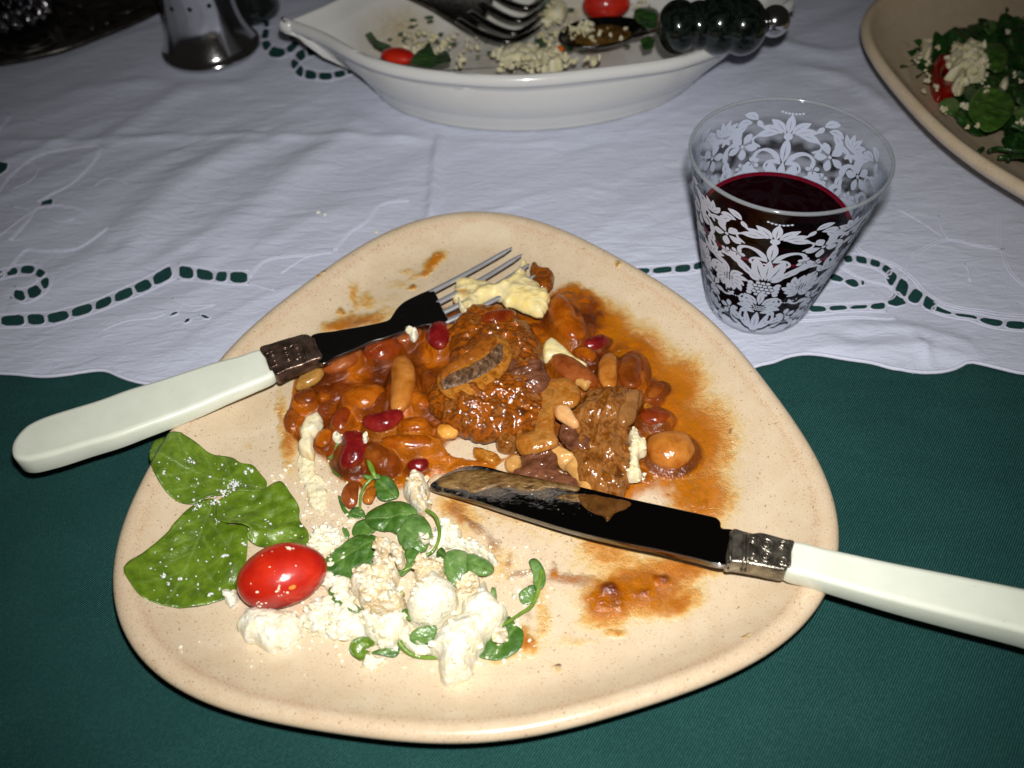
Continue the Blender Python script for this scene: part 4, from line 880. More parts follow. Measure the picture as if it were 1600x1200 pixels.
# loose crumbs
FETW = simple('fresh_cheese_crumb', [lin((214, 216, 210)), lin((228, 230, 226))], 3, .4, ((8, .02),), 0, .2, .1)
cv_, cf_ = ico(1)
def crumbs(name, pts, mat, label, rr=(.035, .09)):
    o = MB()
    for p in pts:
        r = (rr[0] + (rr[1] - rr[0]) * rng.rand() ** 2.2) * (1.7 if rng.rand() < .06 else 1); v = cv_ * (1 + .35 * vn(cv_ * 1.7 + rng.randint(999), 3))[:, None] * r * rng.uniform(.6, 1.3, 3)
        o.add(v + p, cf_)
    return tag(o.build(name, mat, smooth=False), label, 'crumbs', kind='stuff')
def scatter(L, off=.05):
    out = []
    for cx, cy, rx, ry, n_ in L:
        for _ in range(n_): a = rng.rand() * 2 * pi; q = rng.rand() ** .6; out.append(on(cx + rx * q * math.cos(a), cy + ry * q * math.sin(a), off))
    return out
crumbs('cheese_crumbs', scatter([(560, 960, 190, 60, 260), (700, 920, 140, 100, 200), (480, 790, 70, 80, 150), (540, 850, 60, 40, 70), (620, 1010, 160, 36, 40), (780, 990, 60, 60, 60), (830, 900, 40, 50, 40), (300, 1010, 60, 20, 4), (490, 1040, 200, 40, 14), (570, 700, 60, 50, 14), (995, 745, 14, 8, 20)]), FETA, 'fine white cheese crumbs scattered through the salad on the plate')
tom = [on_tomato(*q) for q in [(425, 862), (410, 868), (447, 855), (455, 857), (422, 886), (429, 893), (430, 898), (429, 904), (436, 909), (432, 915), (438, 922), (444, 925), (440, 930), (402, 925), (404, 940), (449, 926), (392, 912), (462, 884)]]
crumbs('cheese_crumbs', [p for p in tom if p is not None] + [on_tomato(433 + rng.randn() * 3, 918 + rng.randn() * 5) for _ in range(22)] + [on_tomato(407 + rng.randn() * 3, 941 + rng.randn() * 3) for _ in range(6)] + [on_tomato(455 + rng.randn() * 3, 857 + rng.randn() * 1) for _ in range(6)], FETA, 'white cheese crumbs sticking to the cherry tomato', (.03, .07))
lf = []
for s, n_ in (('375,717 3', 8), ('363,762 6', 26), ('350,770 6', 22), ('370,755 5', 20), ('335,785 5', 18), ('310,790 5', 20), ('300,795 4', 12), ('382,738 3', 8), ('393,735 2', 5), ('255,900 3', 12), ('354,868 2', 5), ('359,880 2', 4), ('382,850 2', 6), ('293,718 4', 9), ('300,722 3', 6), ('340,815 3', 6), ('420,815 3', 6), ('437,832 3', 6), ('415,835 2', 4), ('245,862 3', 4), ('215,912 3', 4), ('330,928 2', 3), ('345,920 2', 3), ('282,905 3', 5), ('262,912 3', 4), ('365,950 3', 3)):
    xy, r_ = s.split(); x_, y_ = map(float, xy.split(',')); r_ = float(r_)
    for _ in range(n_): lf.append(on(x_ + rng.randn() * r_ * .8, y_ + rng.randn() * r_ * .6, .26))
for _ in range(150): lf.append(on(rng.uniform(230, 470), rng.uniform(710, 940), .2))
lf = [p for p in lf if inpoly(proj(p[None]), k5('200,790 290,680 500,440 320,370 270,270 270,100 430,56 860,190 1030,290 1150,450 1212,660 1080,702 768,930 500,1085 200,1062'))[0]]
crumbs('cheese_crumbs', lf, FETW, 'white cheese crumbs sprinkled over the three large leaves', (.02, .06))
crumbs('cheese_crumbs', [U(508, 336, .25), U(588, 363, .3), U(480, 262, .25), U(497, 333, .25)], FETA, 'few stray cheese crumbs on the white cloth behind the plate', (.12, .17))

# ================================================================== CUTLERY
IV = NT('ivory_handle')
iv = IV.ramp(IV.noise(1.0, 4), [(.3, lin((216, 222, 204))), (.7, lin((226, 230, 214)))])
iv = IV.mix(IV.math('MULTIPLY', IV.math('GREATER_THAN', IV.noise(11, 3, .8), .70), .6), iv, lin((110, 110, 96)))
IV.set(Base_Color=iv, Roughness=.28, Coat_Weight=.3, Coat_Roughness=.12, Subsurface_Weight=.12, Subsurface_Radius=(.5, .5, .4), Subsurface_Scale=.003); IV.bump(IV.noise(3, 3), .004)
def metal(name, c, rough=.18, dirt=None, b=((10, .01),), ds=3, mt=1.0):
    t = NT(name); cc = lin(c)
    col = cc if dirt is None else t.ramp(t.noise(ds, 4, .6), [(.35, cc), (.68, lin(dirt))])
    t.set(Base_Color=col, Metallic=mt, Roughness=t.math('MULTIPLY_ADD', t.noise(6, 4), .14, rough - .07))
    p = None
    for s_, d_ in b: p = t.bump(t.noise(s_, 3), d_, 1, p)
    return t.m
STEEL = metal('steel', (206, 206, 210), .34, None, ((4, .004),), 3, .72)
DARKB = metal('tarnished_steel', (150, 148, 146), .2, None, ((3, .003),))
FERB = metal('gravy_reflection_silver', (126, 104, 90), .3, (58, 44, 36), ((6, .02), (20, .01)), 2, .75)  # brown reflection of the gravy is put into the silver's colour
FERS = metal('old_silver', (170, 162, 146), .28, (78, 72, 64), ((6, .02), (20, .01)), 2, .88)
def slab(name, poly, za, zb_, ta, tb, A, B, mat, parent, r=.12, sp=.07, crown=.0, zfun=None, sub=5, sm=True):
    """flat piece cut to an outline: top level runs from za at picture point A to zb at B, thickness ta..tb, edges rounded by r"""
    a3 = U(A[0], A[1], za); b3 = U(B[0], B[1], zb_); ax = (b3 - a3)[:2]; L2 = ax @ ax
    T = lambda P: np.clip(((P[:, :2] - a3[:2]) @ ax) / L2, -.2, 1.2)
    Z = zfun or (lambda t: za + (zb_ - za) * t)
    q = catmull(poly, True, sub) if sm else poly
    W = UU(q, (za + zb_) / 2)
    for _ in range(6):
        z = Z(T(W)); D = (q[:, :1] - 800) / F * RIGHT - (q[:, 1:2] - 600) / F * UP + FWD; W = CAM + D * ((z - CAM[2]) / D[:, 2])[:, None]
    V2, Fc, d, b = fill(W[:, :2], sp, .15, (r * .12, r * .4, r, r + .03))
    t = T(V2); e = np.clip(1 - d / r, 0, 1); drop = r * (1 - np.sqrt(1 - e ** 2 + 1e-9)); th_ = ta + (tb - ta) * t
    dm = d.max(); zt = Z(t) - drop * .9 - crown * (1 - np.clip(d / dm, 0, 1)) ** 2
    zbm = Z(t) - th_ + drop * .6
    VV, FF = closed_sheet(V2, Fc, zt, np.minimum(zbm, zt - .02), d)
    return mesh_obj(name, VV, FF, mat, parent, sharp=70)
fork = empty('dinner_fork', U(250, 640, 2.0)); tag(fork, 'fork with ivory coloured handle and brown reflecting ferrule holding mashed potato', 'fork')
slab('handle', pc('407,544 372,554 337,563 293,577 250,591 200,606 156,622 110,636 78,646 55,655 38,665 24,680 17,694 17,708 24,716 40,718 62,714 90,707 130,695 180,681 225,665 268,650 310,634 352,616 392,600 428,583 418,564'), 2.95, 2.62, 1.0, .62, (20, 700), (417, 564), IV.m, fork, .2)
ff = slab('ferrule', pc('405,543 425,535 440,530 458,525 474,521 485,524 494,538 503,556 488,562 470,570 450,576 430,584 419,564'), 2.68, 2.64, .66, .6, (417, 564), (495, 540), FERB, fork, .09, .05)
def relief(parent, A, B, z, wdt, mat, n_='scroll_relief', rings=((.40, -.22, .20), (.40, .22, .20), (.40, .22, .09), (.40, -.22, .09), (.14, -.3, .14), (.14, .3, .14), (.62, -.3, .10), (.62, .3, .10)), bars=(.02, .70, .76, .98)):
    a3 = U(*A, z); b3 = U(*B, z); ax = b3 - a3; L = np.linalg.norm(ax); u = ax / L; v = np.cross([0, 0, 1.], u); o = MB()
    for t, s_, r_ in rings:
        c = a3 + ax * t + v * s_ * wdt; ang = np.linspace(0, 2 * pi, 28, endpoint=False)
        o.add(*tube(np.stack([c + (u * math.cos(q) * .9 + v * math.sin(q)) * r_ * wdt for q in ang]) + [0, 0, .02], .055, 6, True))
        o.add(sv_ * np.array([.1, .1, .06]) + c, sf_)
    for t in bars:
        c = a3 + ax * t; o.add(*tube(np.stack([c + v * wdt * .54 * q + np.array([0, 0, -.06 * abs(q) ** 6 - (.5 if abs(q) > .98 else 0)]) for q in (-1.0, -.97, -.9, -.5, 0, .5, .9, .97, 1.0)]), .055, 8))
    for s_ in (-1, 1):
        for q in (.08, .55):
            c = a3 + ax * q + v * s_ * .38 * wdt
            o.add(*tube(np.stack([c + u * w_ * .22 * L / 2.0 + v * s_ * .08 * math.cos(w_ * 3) for w_ in np.linspace(-.6, 1, 8)]), np.array([.02, .05, .07, .08, .08, .06, .04, .02]), 6))
    return o.build(n_, mat, parent)
relief(ff, (417, 564), (495, 540), 2.66, .98, FERB)
fzz = lambda t: np.interp(t, [0, .45, .62, .75, 1.], [2.55, 2.42, 2.36, 2.22, 2.02])
slab('neck', pc('484,526 525,516 560,510 590,504 607,499 614,490 620,481 631,471 648,462 664,455 676,452 684,464 690,478 697,492 700,500 680,505 660,508 640,514 620,521 600,528 578,534 550,547 525,557 500,567'), 2.55, 2.02, .24, .18, (490, 545), (690, 475), DARKB, fork, .06, .05, zfun=fzz)
def tine(a, b_, c__, zs, label=None):
    p = catmull(np.array([a, b_, c__], float), False, 10); z = np.interp(np.linspace(0, 1, len(p)), np.linspace(0, 1, len(zs)), zs)
    P = np.array([U(x, y, q) for (x, y), q in zip(p, z)]); o = MB()
    o.add(*tube(P, np.interp(np.linspace(0, 1, len(p)), [0, .15, .85, 1], [.13, .15, .12, .05]), 14, flat=.75)); o.build('tine', STEEL, fork)
tz = [1.92, 1.94, 1.98, 2.2]
tine((655, 466), (735, 424), (800, 387), tz); tine((662, 485), (750, 438), (815, 398), tz); tine((668, 500), (760, 455), (827, 413), tz); tine((676, 512), (770, 470), (836, 430), tz)

BLD = NT('smeared_blade'); sm_a = BLD.attr('smear'); fl = BLD.math('MULTIPLY_ADD', BLD.noise(3.0, 6, .7, 1.5, (1, 2.6, 1, .25)), 3.2, -1.75); fl = BLD.math('MULTIPLY', BLD.math('ADD', fl, BLD.math('MULTIPLY_ADD', sm_a, 2.3, -.65)), BLD.math('GREATER_THAN', sm_a, .03), clamp=True)
fl = BLD.math('MULTIPLY', fl, .75)
BLD.set(Base_Color=BLD.mix(fl, lin((120, 118, 116)), BLD.ramp(BLD.noise(2.2, 4), [(.35, lin((70, 62, 52))), (.65, lin((128, 104, 72)))])), Metallic=BLD.math('SUBTRACT', 1., fl), Roughness=BLD.math('MULTIPLY_ADD', fl, .4, .09)); BLD.bump(BLD.math('MULTIPLY', fl, BLD.noise(8, 3)), .02)
knife = empty('dinner_knife', U(1150, 860, 2.0)); tag(knife, 'knife with ivory coloured handle, silver ferrule and dark sauce smeared blade', 'knife')
slab('handle', pc('1241,844 1290,854 1350,867 1412,880 1500,897 1600,917 1700,938 1780,960 1800,985 1790,1010 1740,1020 1660,1003 1600,987 1500,963 1412,941 1325,917 1270,901 1230,889 1236,866'), 2.78, 3.05, .85, 1.2, (1236, 866), (1790, 985), IV.m, knife, .2)
slab('blade', pc('672,760 684,748 700,738 725,729 755,728 790,737 822,743 860,751 910,761 985,779 1050,793 1110,806 1120,809 1126,816 1128,825 1146,829 1141,858 1135,882 1085,872 1035,860 985,850 935,839 885,826 835,811 790,797 747,783 705,771'), 1.75, 2.5, .28, .3, (680, 760), (1140, 855), BLD.m, knife, .03, .07, sub=4)
kb_ = [o_ for o_ in knife.children if o_.name.startswith('blade')][0]; me_ = kb_.data; wv_ = np.zeros(len(me_.vertices) * 3); me_.vertices.foreach_get('co', wv_); kpx = proj(wv_.reshape(-1, 3) / S + ORG[kb_.name])
at_ = me_.attributes.new('smear', 'FLOAT', 'POINT'); at_.data.foreach_set('value', blobs(kpx, [(735, 752, 80, 26, -14, 1.), (820, 762, 70, 16, -14, .9), (880, 774, 60, 14, -14, .55), (850, 790, 60, 12, -14, .35)]).astype(np.float32))
kf = slab('ferrule', pc('1145,826 1160,828 1175,832 1190,831 1210,836 1228,841 1242,845 1236,866 1230,889 1210,888 1190,884 1172,881 1150,878 1135,876 1138,850'), 2.62, 2.78, .72, .82, (1140, 852), (1236, 866), FERS, knife, .09, .05)
relief(kf, (1236, 866), (1140, 852), 2.75, 1.08, FERS)
_a, _b = U(680, 760, 1.75), U(1140, 855, 2.5); BZ = lambda P: 1.75 + .75 * np.clip(((P - _a[:2]) @ (_b - _a)[:2]) / ((_b - _a)[:2] @ (_b - _a)[:2]), -.2, 1.2)
SM = wet('dried_sauce_film', [(58, 38, 18), (104, 80, 46), (138, 112, 74)], 2.4, 0, .3, ((3, .04), (10, .02)), .3, (1, 2.5, 1, -.3))
lump('sauce_smear', pc('690,741 725,732 760,733 800,740 840,750 880,758 905,764 900,772 860,765 830,770 800,762 770,760 745,768 720,762 700,760 684,754'), 0, .06, SM, 'tan dried sauce smear along the back of the knife tip', 'sauce', 'sauce on the knife blade', zfix=BZ, rough=.5, jag=.08, skirt=.02)
lump('sauce_smear', pc('902,772 930,772 960,778 988,786 978,796 962,802 950,814 942,806 925,800 912,790'), 0, .1, wet('glossy_gravy_drip', [(56, 34, 12), (100, 68, 32)], 2), 'glossy gravy drip across the middle of the knife blade', 'sauce', 'sauce on the knife blade', zfix=BZ, rough=.3, jag=.05, skirt=.02)
lump('sauce_smear', pc('870,775 890,770 920,773 935,778 915,783 890,783'), 0, .06, SM, 'grey smear next to the gravy drip on the blade', 'sauce', 'sauce on the knife blade', zfix=BZ, rough=.3, jag=.05, skirt=.02)
sp_ = []
for _ in range(110):
    t = rng.rand() ** 1.5 * .62; x_ = 690 + t * 440; y_ = 752 + t * 84 + rng.uniform(-9, 20) * (1 - .3 * t)
    if rng.rand() < 1 - t * 1.1: sp_.append(U(x_, y_, 1.765 + .75 * t * .97))
crumbs('sauce_specks', sp_, wet('speck', [(120, 100, 76), (150, 130, 104)], 3, 0, .4), 'tiny pale food specks stuck on the knife blade', (.012, .035))

# ================================================================== GLASS OF WINE
GC = np.array([11.82, 30.57, .09]); GH = 8.33; R0, R1 = 2.33, 4.08
GL = NT('thin_glass'); nt = GL.t; lw = GL.n.new('ShaderNodeLayerWeight'); lw.inputs[0].default_value = .5
f5 = GL.math('MULTIPLY_ADD', GL.math('POWER', lw.outputs['Facing'], 8.), .7, .012, True)
tr = GL.n.new('ShaderNodeBsdfTransparent'); gl = GL.n.new('ShaderNodeBsdfGlossy'); gl.inputs['Roughness'].default_value = .03; gl.inputs['Color'].default_value = (.9, .95, 1, 1)
GL.l.new(GL.mix(GL.math('POWER', lw.outputs['Facing'], 5.), (.955, .96, .965), (.35, .38, .40)), tr.inputs['Color'])
mx = GL.n.new('ShaderNodeMixShader'); GL.l.new(f5, mx.inputs[0]); GL.l.new(tr.outputs[0], mx.inputs[1]); GL.l.new(gl.outputs[0], mx.inputs[2]); GL.l.new(mx.outputs[0], GL.out.inputs[0])
def gr_(z): return R0 + (R1 - R0) * z / 8.41
prof = [(.0, .0), (R0 - .35, 0), (R0 - .06, .05), (R0, .18)] + [(gr_(z), z) for z in np.linspace(.4, GH - .06, 24)] + [(gr_(GH) - .01, GH - .02), (gr_(GH) - .06, GH), (gr_(GH) - .11, GH - .02)] + [(gr_(z) - .13, z) for z in np.linspace(GH - .06, .8, 24)] + [(R0 - .3, .62), (0, .58)]
V_, F_ = lathe(prof, GC, 128, close=False)
glass = mesh_obj('drinking_glass', V_, F_, GL.m, origin=GC); tag(glass, 'tapered drinking glass printed with white damask flowers, half full of red wine', 'drinking glass')
WINE = NT('red_wine'); WINE.set(Base_Color=(.006, .0008, .0015), Roughness=.03, Specular_IOR_Level=.03)
WZ = 5.0
V_, F_ = lathe([(0, .64), (R0 - .34, .66)] + [(gr_(z) - .15, z) for z in np.linspace(.85, WZ, 16)] + [(gr_(WZ) - .30, WZ - .03), (0, WZ - .03)], GC, 96, close=False)
wine = mesh_obj('red_wine', V_, F_, WINE.m, origin=GC + [0, 0, .6]); tag(wine, 'dark red wine filling the lower part of the damask printed glass', 'wine', kind=None)
MEN = NT('wine_edge'); MEN.set(Base_Color=lin((92, 4, 24)), Roughness=.2, Subsurface_Weight=.0)
V_, F_ = lathe([(gr_(WZ) - .30, WZ - .024), (gr_(WZ) - .2, WZ - .01), (gr_(WZ) - .145, WZ + .07), (gr_(WZ) - .15, WZ - .03)], GC, 96, close=False)
mesh_obj('wine_edge', V_, F_, MEN.m, wine)
# the damask print: petals, leaves, scrolls laid out on the unrolled wall
PR_ = NT('white_enamel_print'); PR_.set(Base_Color=lin((182, 189, 206)), Roughness=.45); 
DM = MB(); CAMA = math.atan2(-GC[1], -GC[0])
def stroke(pts, wds, tri=False):
    p = np.asarray(pts, float); w_ = np.interp(np.linspace(0, 1, len(p)), np.linspace(0, 1, len(wds)), wds)
    T = np.gradient(p, axis=0); T /= np.linalg.norm(T, axis=1)[:, None] + 1e-9; N = np.stack([-T[:, 1], T[:, 0]], 1)
    return p + N * w_[:, None] / 2, p - N * w_[:, None] / 2
SH = []
def addstroke(pts, wds):
    a, b = stroke(pts, wds); SH.append((a, b))
def petal(x, y, ang, L, W, bend=0):
    t = np.linspace(0, 1, 9); a = math.radians(ang); th = a + bend * t
    px_ = x + np.cumsum(np.r_[0, np.cos(th[1:])]) * L / 8; py_ = y + np.cumsum(np.r_[0, np.sin(th[1:])]) * L / 8
    P_ = np.stack([px_, py_], 1)
    if L > .55:
        n_ = np.array([-math.sin(a + bend * .5), math.cos(a + bend * .5)]); e_ = np.sin(np.linspace(0, pi, 9))[:, None]
        for s_ in (-1, 1): addstroke(P_ + n_ * s_ * W * .33 * e_, [.015, W * .42, W * .6, W * .52, W * .15])
    else: addstroke(P_, [.02, W * .7, W * 1.1, W * 1.0, W * .3])
def curl(x, y, ang, L, W, turn):
    n_ = 18; t = np.linspace(0, 1, n_); th = math.radians(ang) + turn * t ** 2
    px_ = x + np.cumsum(np.r_[0, np.cos(th[1:])]) * L / (n_ - 1); py_ = y + np.cumsum(np.r_[0, np.sin(th[1:])]) * L / (n_ - 1)
    addstroke(np.stack([px_, py_], 1), [W * .3, W, W * .8, W * .5, W * .75, W * .3])
def dot(x, y, r): 
    a = np.linspace(0, pi, 7); addstroke(np.stack([x + r * np.cos(a[::-1]), np.full(7, y)], 1), [0.01] + [2 * r * math.sin(q) for q in a[1:-1]] + [.01])
def sym(f, *a): f(*a); 
def both(f, x, y, ang, *r):
    f(x, y, ang, *r[:-1], r[-1]); f(-x, y, 180 - ang, *r[:-1], -r[-1])
def flower(x, y, r, n_=5, W=.5, rot=0):
    for k in range(n_): petal(x + .18 * r * math.cos(rot + k * 2 * pi / n_), y + .18 * r * math.sin(rot + k * 2 * pi / n_), math.degrees(rot + k * 2 * pi / n_), r * .85, r * W)
    dot(x, y, r * .13)
def mum(x, y, r, m_=1):
    for k, L in zip(range(-6, 7), [.8, .75, .9, .8, .95, .85, 1.1, .9, 1., .8, .95, .8, .85]): petal(x + .2 * r * math.sin(k * .5), y + .2 * r * math.cos(k * .5), 90 - k * 27, r * L * .85, r * .27, .9 * m_ * (1 if k > 0 else -1))
    for i in (-1, 0, 1):
        for j in (-1, 0, 1): dot(x + i * .07 * r * 2, y + j * .07 * r * 2, r * .06)
def motif():
    # stem base and fan of leaves
    petal(0, .25, 90, 1.5, .34); both(petal, .1, .35, 55, 1.5, .26, .5); both(curl, .15, .5, 30, 1.5, .22, 1.6); both(curl, .1, .3, 75, 1.3, .2, -1.6)
    both(petal, .75, .95, 25, .9, .34, .6); both(curl, .9, .75, 5, .9, .16, 2.8)
    # sunflower
    for k in range(-4, 5): petal(.28 * math.sin(k * .48), 2.05 + .28 * math.cos(k * .48), 90 - k * 25, .95 - .05 * abs(k), .27, -.7 * np.sign(k))
    both(curl, .15, 1.75, 12, .95, .22, 1.8); both(curl, .3, 2.05, 28, 1.15, .22, 2.4)
    for i in range(-2, 3):
        for j in range(3): dot(i * .11 + .05 * (j % 2), 1.93 + j * .12, .048)
    # pineapple
    for j in range(5):
        for i in range(-2 + (j % 2 == 0) * 0, 3):
            if abs(i) == 2 and j in (0, 4): continue
            dot(i * .21 + (.105 if j % 2 else 0) - .05, 3.05 + j * .2, .095)
    for j in range(4): dot(.58, 3.1 + j * .22, .13); dot(-.58, 3.1 + j * .22, .13)
    # crown leaves
    petal(0, 4.05, 90, 1.35, .3); both(petal, .1, 4.05, 62, 1.45, .42, .35); both(petal, .2, 4.05, 35, 1.9, .3, .25); both(curl, .25, 4.0, 22, 1.0, .2, 2.8)
    both(petal, .9, 4.45, 50, .6, .24, .4); both(petal, 1.3, 4.75, 60, .55, .22, -.3); both(curl, 1.5, 4.95, 10, .9, .16, -2.2)
    # fleur with scrolls
    petal(0, 5.35, 90, 1.15, .32); both(curl, .12, 5.3, 66, 1.9, .24, -3.6); both(curl, .1, 5.3, 30, 1.1, .18, -3.8)
    dot(0, 6.6, .17)
    for k in range(-3, 4): petal(.12 * k, 6.72, 90 - k * 27, .85, .27, -.5 * np.sign(k))
    # flanking chrysanthemums and sprigs
    for s_ in (-1, 1):
        mum(s_ * 1.62, 3.6, .95, s_); curlf = curl(s_ * 1.3, 2.75, -60 if s_ > 0 else -120, .9, .2, s_ * 1.8)
        flower(s_ * 1.5, 1.5, .5, 5, .55, .4); flower(s_ * 1.25, 5.35, .3, 5, .6); flower(s_ * 1.75, 5.15, .26, 5, .6)
        petal(s_ * 1.1, 1.3, 200 if s_ > 0 else -20, .35, .14)
        for q in range(6): dot(s_ * (1.05 + .13 * q), 2.55 - .05 * q * (3 - q) * .3, .045)
    # upper side sprigs
    for s_ in (-1, 1):
        flower(s_ * 1.75, 6.2, .62, 5, .5, .9); 
        for q in range(5): petal(s_ * (1.2 + .2 * q), 7.35 - .12 * q, (60 - 35 * q) if s_ > 0 else (120 + 35 * q), .62, .26, -s_ * .9)
        curl(s_ * 1.9, 6.8, 0 if s_ > 0 else 180, .9, .26, -s_ * 1.2)
    for q in range(7): dot(-.35 + .12 * q, 7.62 + .02 * ((q - 3) ** 2) * .4, .05)
    for s_ in (-1, 1):
        curl(s_ * .85, 2.2, 60 if s_ > 0 else 120, .8, .14, s_ * 2.2); petal(s_ * 1.25, 4.75, 80 if s_ > 0 else 100, .45, .2, .4)
        curl(s_ * 1.0, 6.1, 20 if s_ > 0 else 160, .8, .15, s_ * 3); petal(s_ * 2.2, 4.9, 60 if s_ > 0 else 120, .5, .2, .4); petal(s_ * .95, 7.0, 30 if s_ > 0 else 150, .4, .2, s_ * .8)
        for q in range(5): petal(s_ * (1.9 + .08 * q), .35 + .12 * q, (20 + 30 * q) if s_ > 0 else (160 - 30 * q), .5, .18, s_ * .6)
        for q in range(7): dot(s_ * (2.0 + .09 * q), 2.95 + .1 * math.sin(q), .04)
        curl(s_ * 2.15, 1.5, 80 if s_ > 0 else 100, .7, .14, -s_ * 2.4)
    # edge paisley
    for q in range(5): petal(2.5, .9 + .1 * q, 90 + 36 * (q - 2), .6, .2, .8); petal(2.5, 4.4, 90 + 36 * (q - 2), .75, .24, -.8); petal(2.5, 6.9, 90 + 30 * (q - 2), .7, .2, .6)
    flower(2.5, 2.45, .6, 6, .42); curl(2.5, 1.8, 90, 1.2, .3, 2.5); curl(2.5, 3.4, 100, 1.2, .3, -2.8); curl(2.5, 5.6, 80, 1.3, .3, 3); petal(2.5, 5.1, 90, .6, .3)
motif()
for k in range(4):
    for a, b in SH:
        V_ = []
        for u_, v_ in np.vstack([a, b]):
            v_ = .12 + v_ * .99; an = CAMA + .06 + k * pi / 2 + u_ / 3.18; r_ = gr_(max(v_, .1)) + .012 - (.04 if v_ < .25 else 0)
            V_.append((GC[0] + r_ * math.cos(an), GC[1] + r_ * math.sin(an), GC[2] + min(v_, GH - .3)))
        n_ = len(a); DM.add(V_, [(i, i + 1, n_ + i + 1, n_ + i) for i in range(n_ - 1)])
RMT = NT('glass_rim'); RMT.set(Base_Color=lin((150, 156, 160)), Roughness=.12, Alpha=.42, Coat_Weight=1., Coat_Roughness=.05)
ta_ = np.linspace(0, 2 * pi, 160, endpoint=False); V_, F_ = tube(np.stack([GC[0] + (gr_(GH) - .055) * np.cos(ta_), GC[1] + (gr_(GH) - .055) * np.sin(ta_), np.full(160, GC[2] + GH - .01)], 1), .085, 10, True); mesh_obj('rim', V_, F_, RMT.m, glass)
DM.build('damask_print', PR_.m, glass, smooth=False)
# ================================================================== BACKGROUND TABLEWARE
PORC = NT('white_porcelain'); PORC.set(Base_Color=lin((214, 214, 210)), Roughness=.2, Coat_Weight=.4, Coat_Roughness=.05); PORC.bump(PORC.noise(1.5, 3), .01)
POA = PORC.attr('oil'); nzp = PORC.noise(2.2, 5, .65)
PORC.set(Base_Color=PORC.mix(PORC.math('MULTIPLY', PORC.math('MULTIPLY_ADD', nzp, 1.5, -.1, True), PORC.math('MULTIPLY', POA, 1.0, clamp=True)), lin((208, 208, 204)), lin((160, 136, 62))))
fr = UU(pc('438,28 455,34 478,43 505,55 545,78 590,97 650,110 715,117 790,121 860,118 960,107 1040,96 1072,89 1120,72 1165,47 1205,22 1243,0'), 4.6)[:, :2]
fr = catmull(fr, False, 6); cy0 = 52.0
bk = fr[::-1].copy(); bk[:, 1] = cy0 + (cy0 - bk[:, 1]) * 1.0; bk = bk[1:-1]
rimp = np.vstack([fr, bk]); rimp = resample(rimp, .35); nR = len(rimp); cc = np.array([2.6, 52.6])
d_ = rimp - cc; ang = np.arctan2(d_[:, 1], d_[:, 0]); rr_ = np.hypot(*d_.T)
basep = cc + np.stack([10.2 * np.cos(ang), 6.7 * np.sin(ang)], 1) * np.minimum(1, rr_ / (np.hypot(10.2 * np.cos(ang), 6.7 * np.sin(ang)) + 1e-9) * .86)[:, None]
rings = []
def ringf(s_, z, inset=0.):   # s_: 0 rim .. 1 base
    p = rimp * (1 - s_) + basep * s_; q = p - cc; L = np.hypot(*q.T)[:, None]; return np.c_[cc + q * (1 - inset / L), np.full(nR, z)]
for a in [(1.05, .55, 3.), (1.02, .62, .2), (.95, .8, .0), (.7, 1.25, 0), (.4, 2.2, .1), (.2, 3.2, .15), (.08, 3.9, .3), (.03, 4.4, .42), (0, 4.58, .36), (0, 4.64, .25), (0, 4.64, .12), (0, 4.6, .03), (0, 4.5, 0), (.015, 4.15, 0), (.03, 3.95, .02), (.06, 3.85, .15), (.1, 3.7, .2), (.25, 3.1, .2), (.5, 2.0, .1), (.75, 1.0, 0), (.9, .45, 0), (.94, .3, 0), (.94, .16, 0), (.98, .14, .2), (1.0, .3, .5)]:
    rings.append(ringf(a[0], a[1], a[2]))
m_ = len(rings); V_ = np.vstack(rings); 
# pleats of the rim: a small step where one wave laps the next
for px_ in ((715, 117), (1072, 89), (560, 85)):
    q = U(*px_, 4.6)[:2]; dd = V_[:, :2] - q; w_ = np.exp(-(dd[:, 0] / .5) ** 2) * (dd[:, 0] > 0) * (V_[:, 2] > 3.6) * (np.abs(dd[:, 1]) < 3); V_[:, 1] += .22 * w_; V_[:, 2] -= .12 * w_
F_ = [(i * nR + k, i * nR + (k + 1) % nR, (i + 1) * nR + (k + 1) % nR, (i + 1) * nR + k) for i in range(m_ - 1) for k in range(nR)]
V_ = np.vstack([V_, [[cc[0], cc[1], .55], [cc[0], cc[1], .3]]]); F_ += [(k, len(V_) - 2, (k + 1) % nR) for k in range(nR)] + [((m_ - 1) * nR + k, (m_ - 1) * nR + (k + 1) % nR, len(V_) - 1) for k in range(nR)]
pp_ = proj(V_)
rt_ = resample(rimp, .5); V2_, F2_ = tube(np.c_[rt_ + (cc - rt_) / np.linalg.norm(cc - rt_, axis=1)[:, None] * .12, 4.28 + 0 * rt_[:, 0]], .26, 12, True, 1.35)
dish = mesh_obj('serving_dish', V_, F_, PORC.m, attrs=dict(oil=blobs(pp_, [(625, 50, 55, 40, 20, 1.), (660, 85, 50, 20, 0, .5), (740, 60, 60, 60, 0, .4), (840, 95, 90, 24, 0, .6), (900, 30, 80, 44, 0, .8), (700, 95, 80, 14, 0, .4), (1000, 50, 40, 30, 0, .6)]) * (V_[:, 2] < 3.6)))
mesh_obj('rolled_rim', V2_, F2_, PORC.m, dish, attrs=dict(oil=np.zeros(len(V2_))))
tag(dish, 'white porcelain serving dish with wavy rim holding leftover salad at the top', 'dish')
DZ = .75
def dlv(s, ox=540, oy=0, k=4.706): return pc(s, ox, oy, k)
def dleaf(poly, z, mat, label, **k): return leaf(poly, poly[0], poly[len(poly) // 2], .0, mat, label, zfix=z, sp=.12, nv=1, und=.2, group='salad leaves left in the white serving dish', smooth=False, **k)
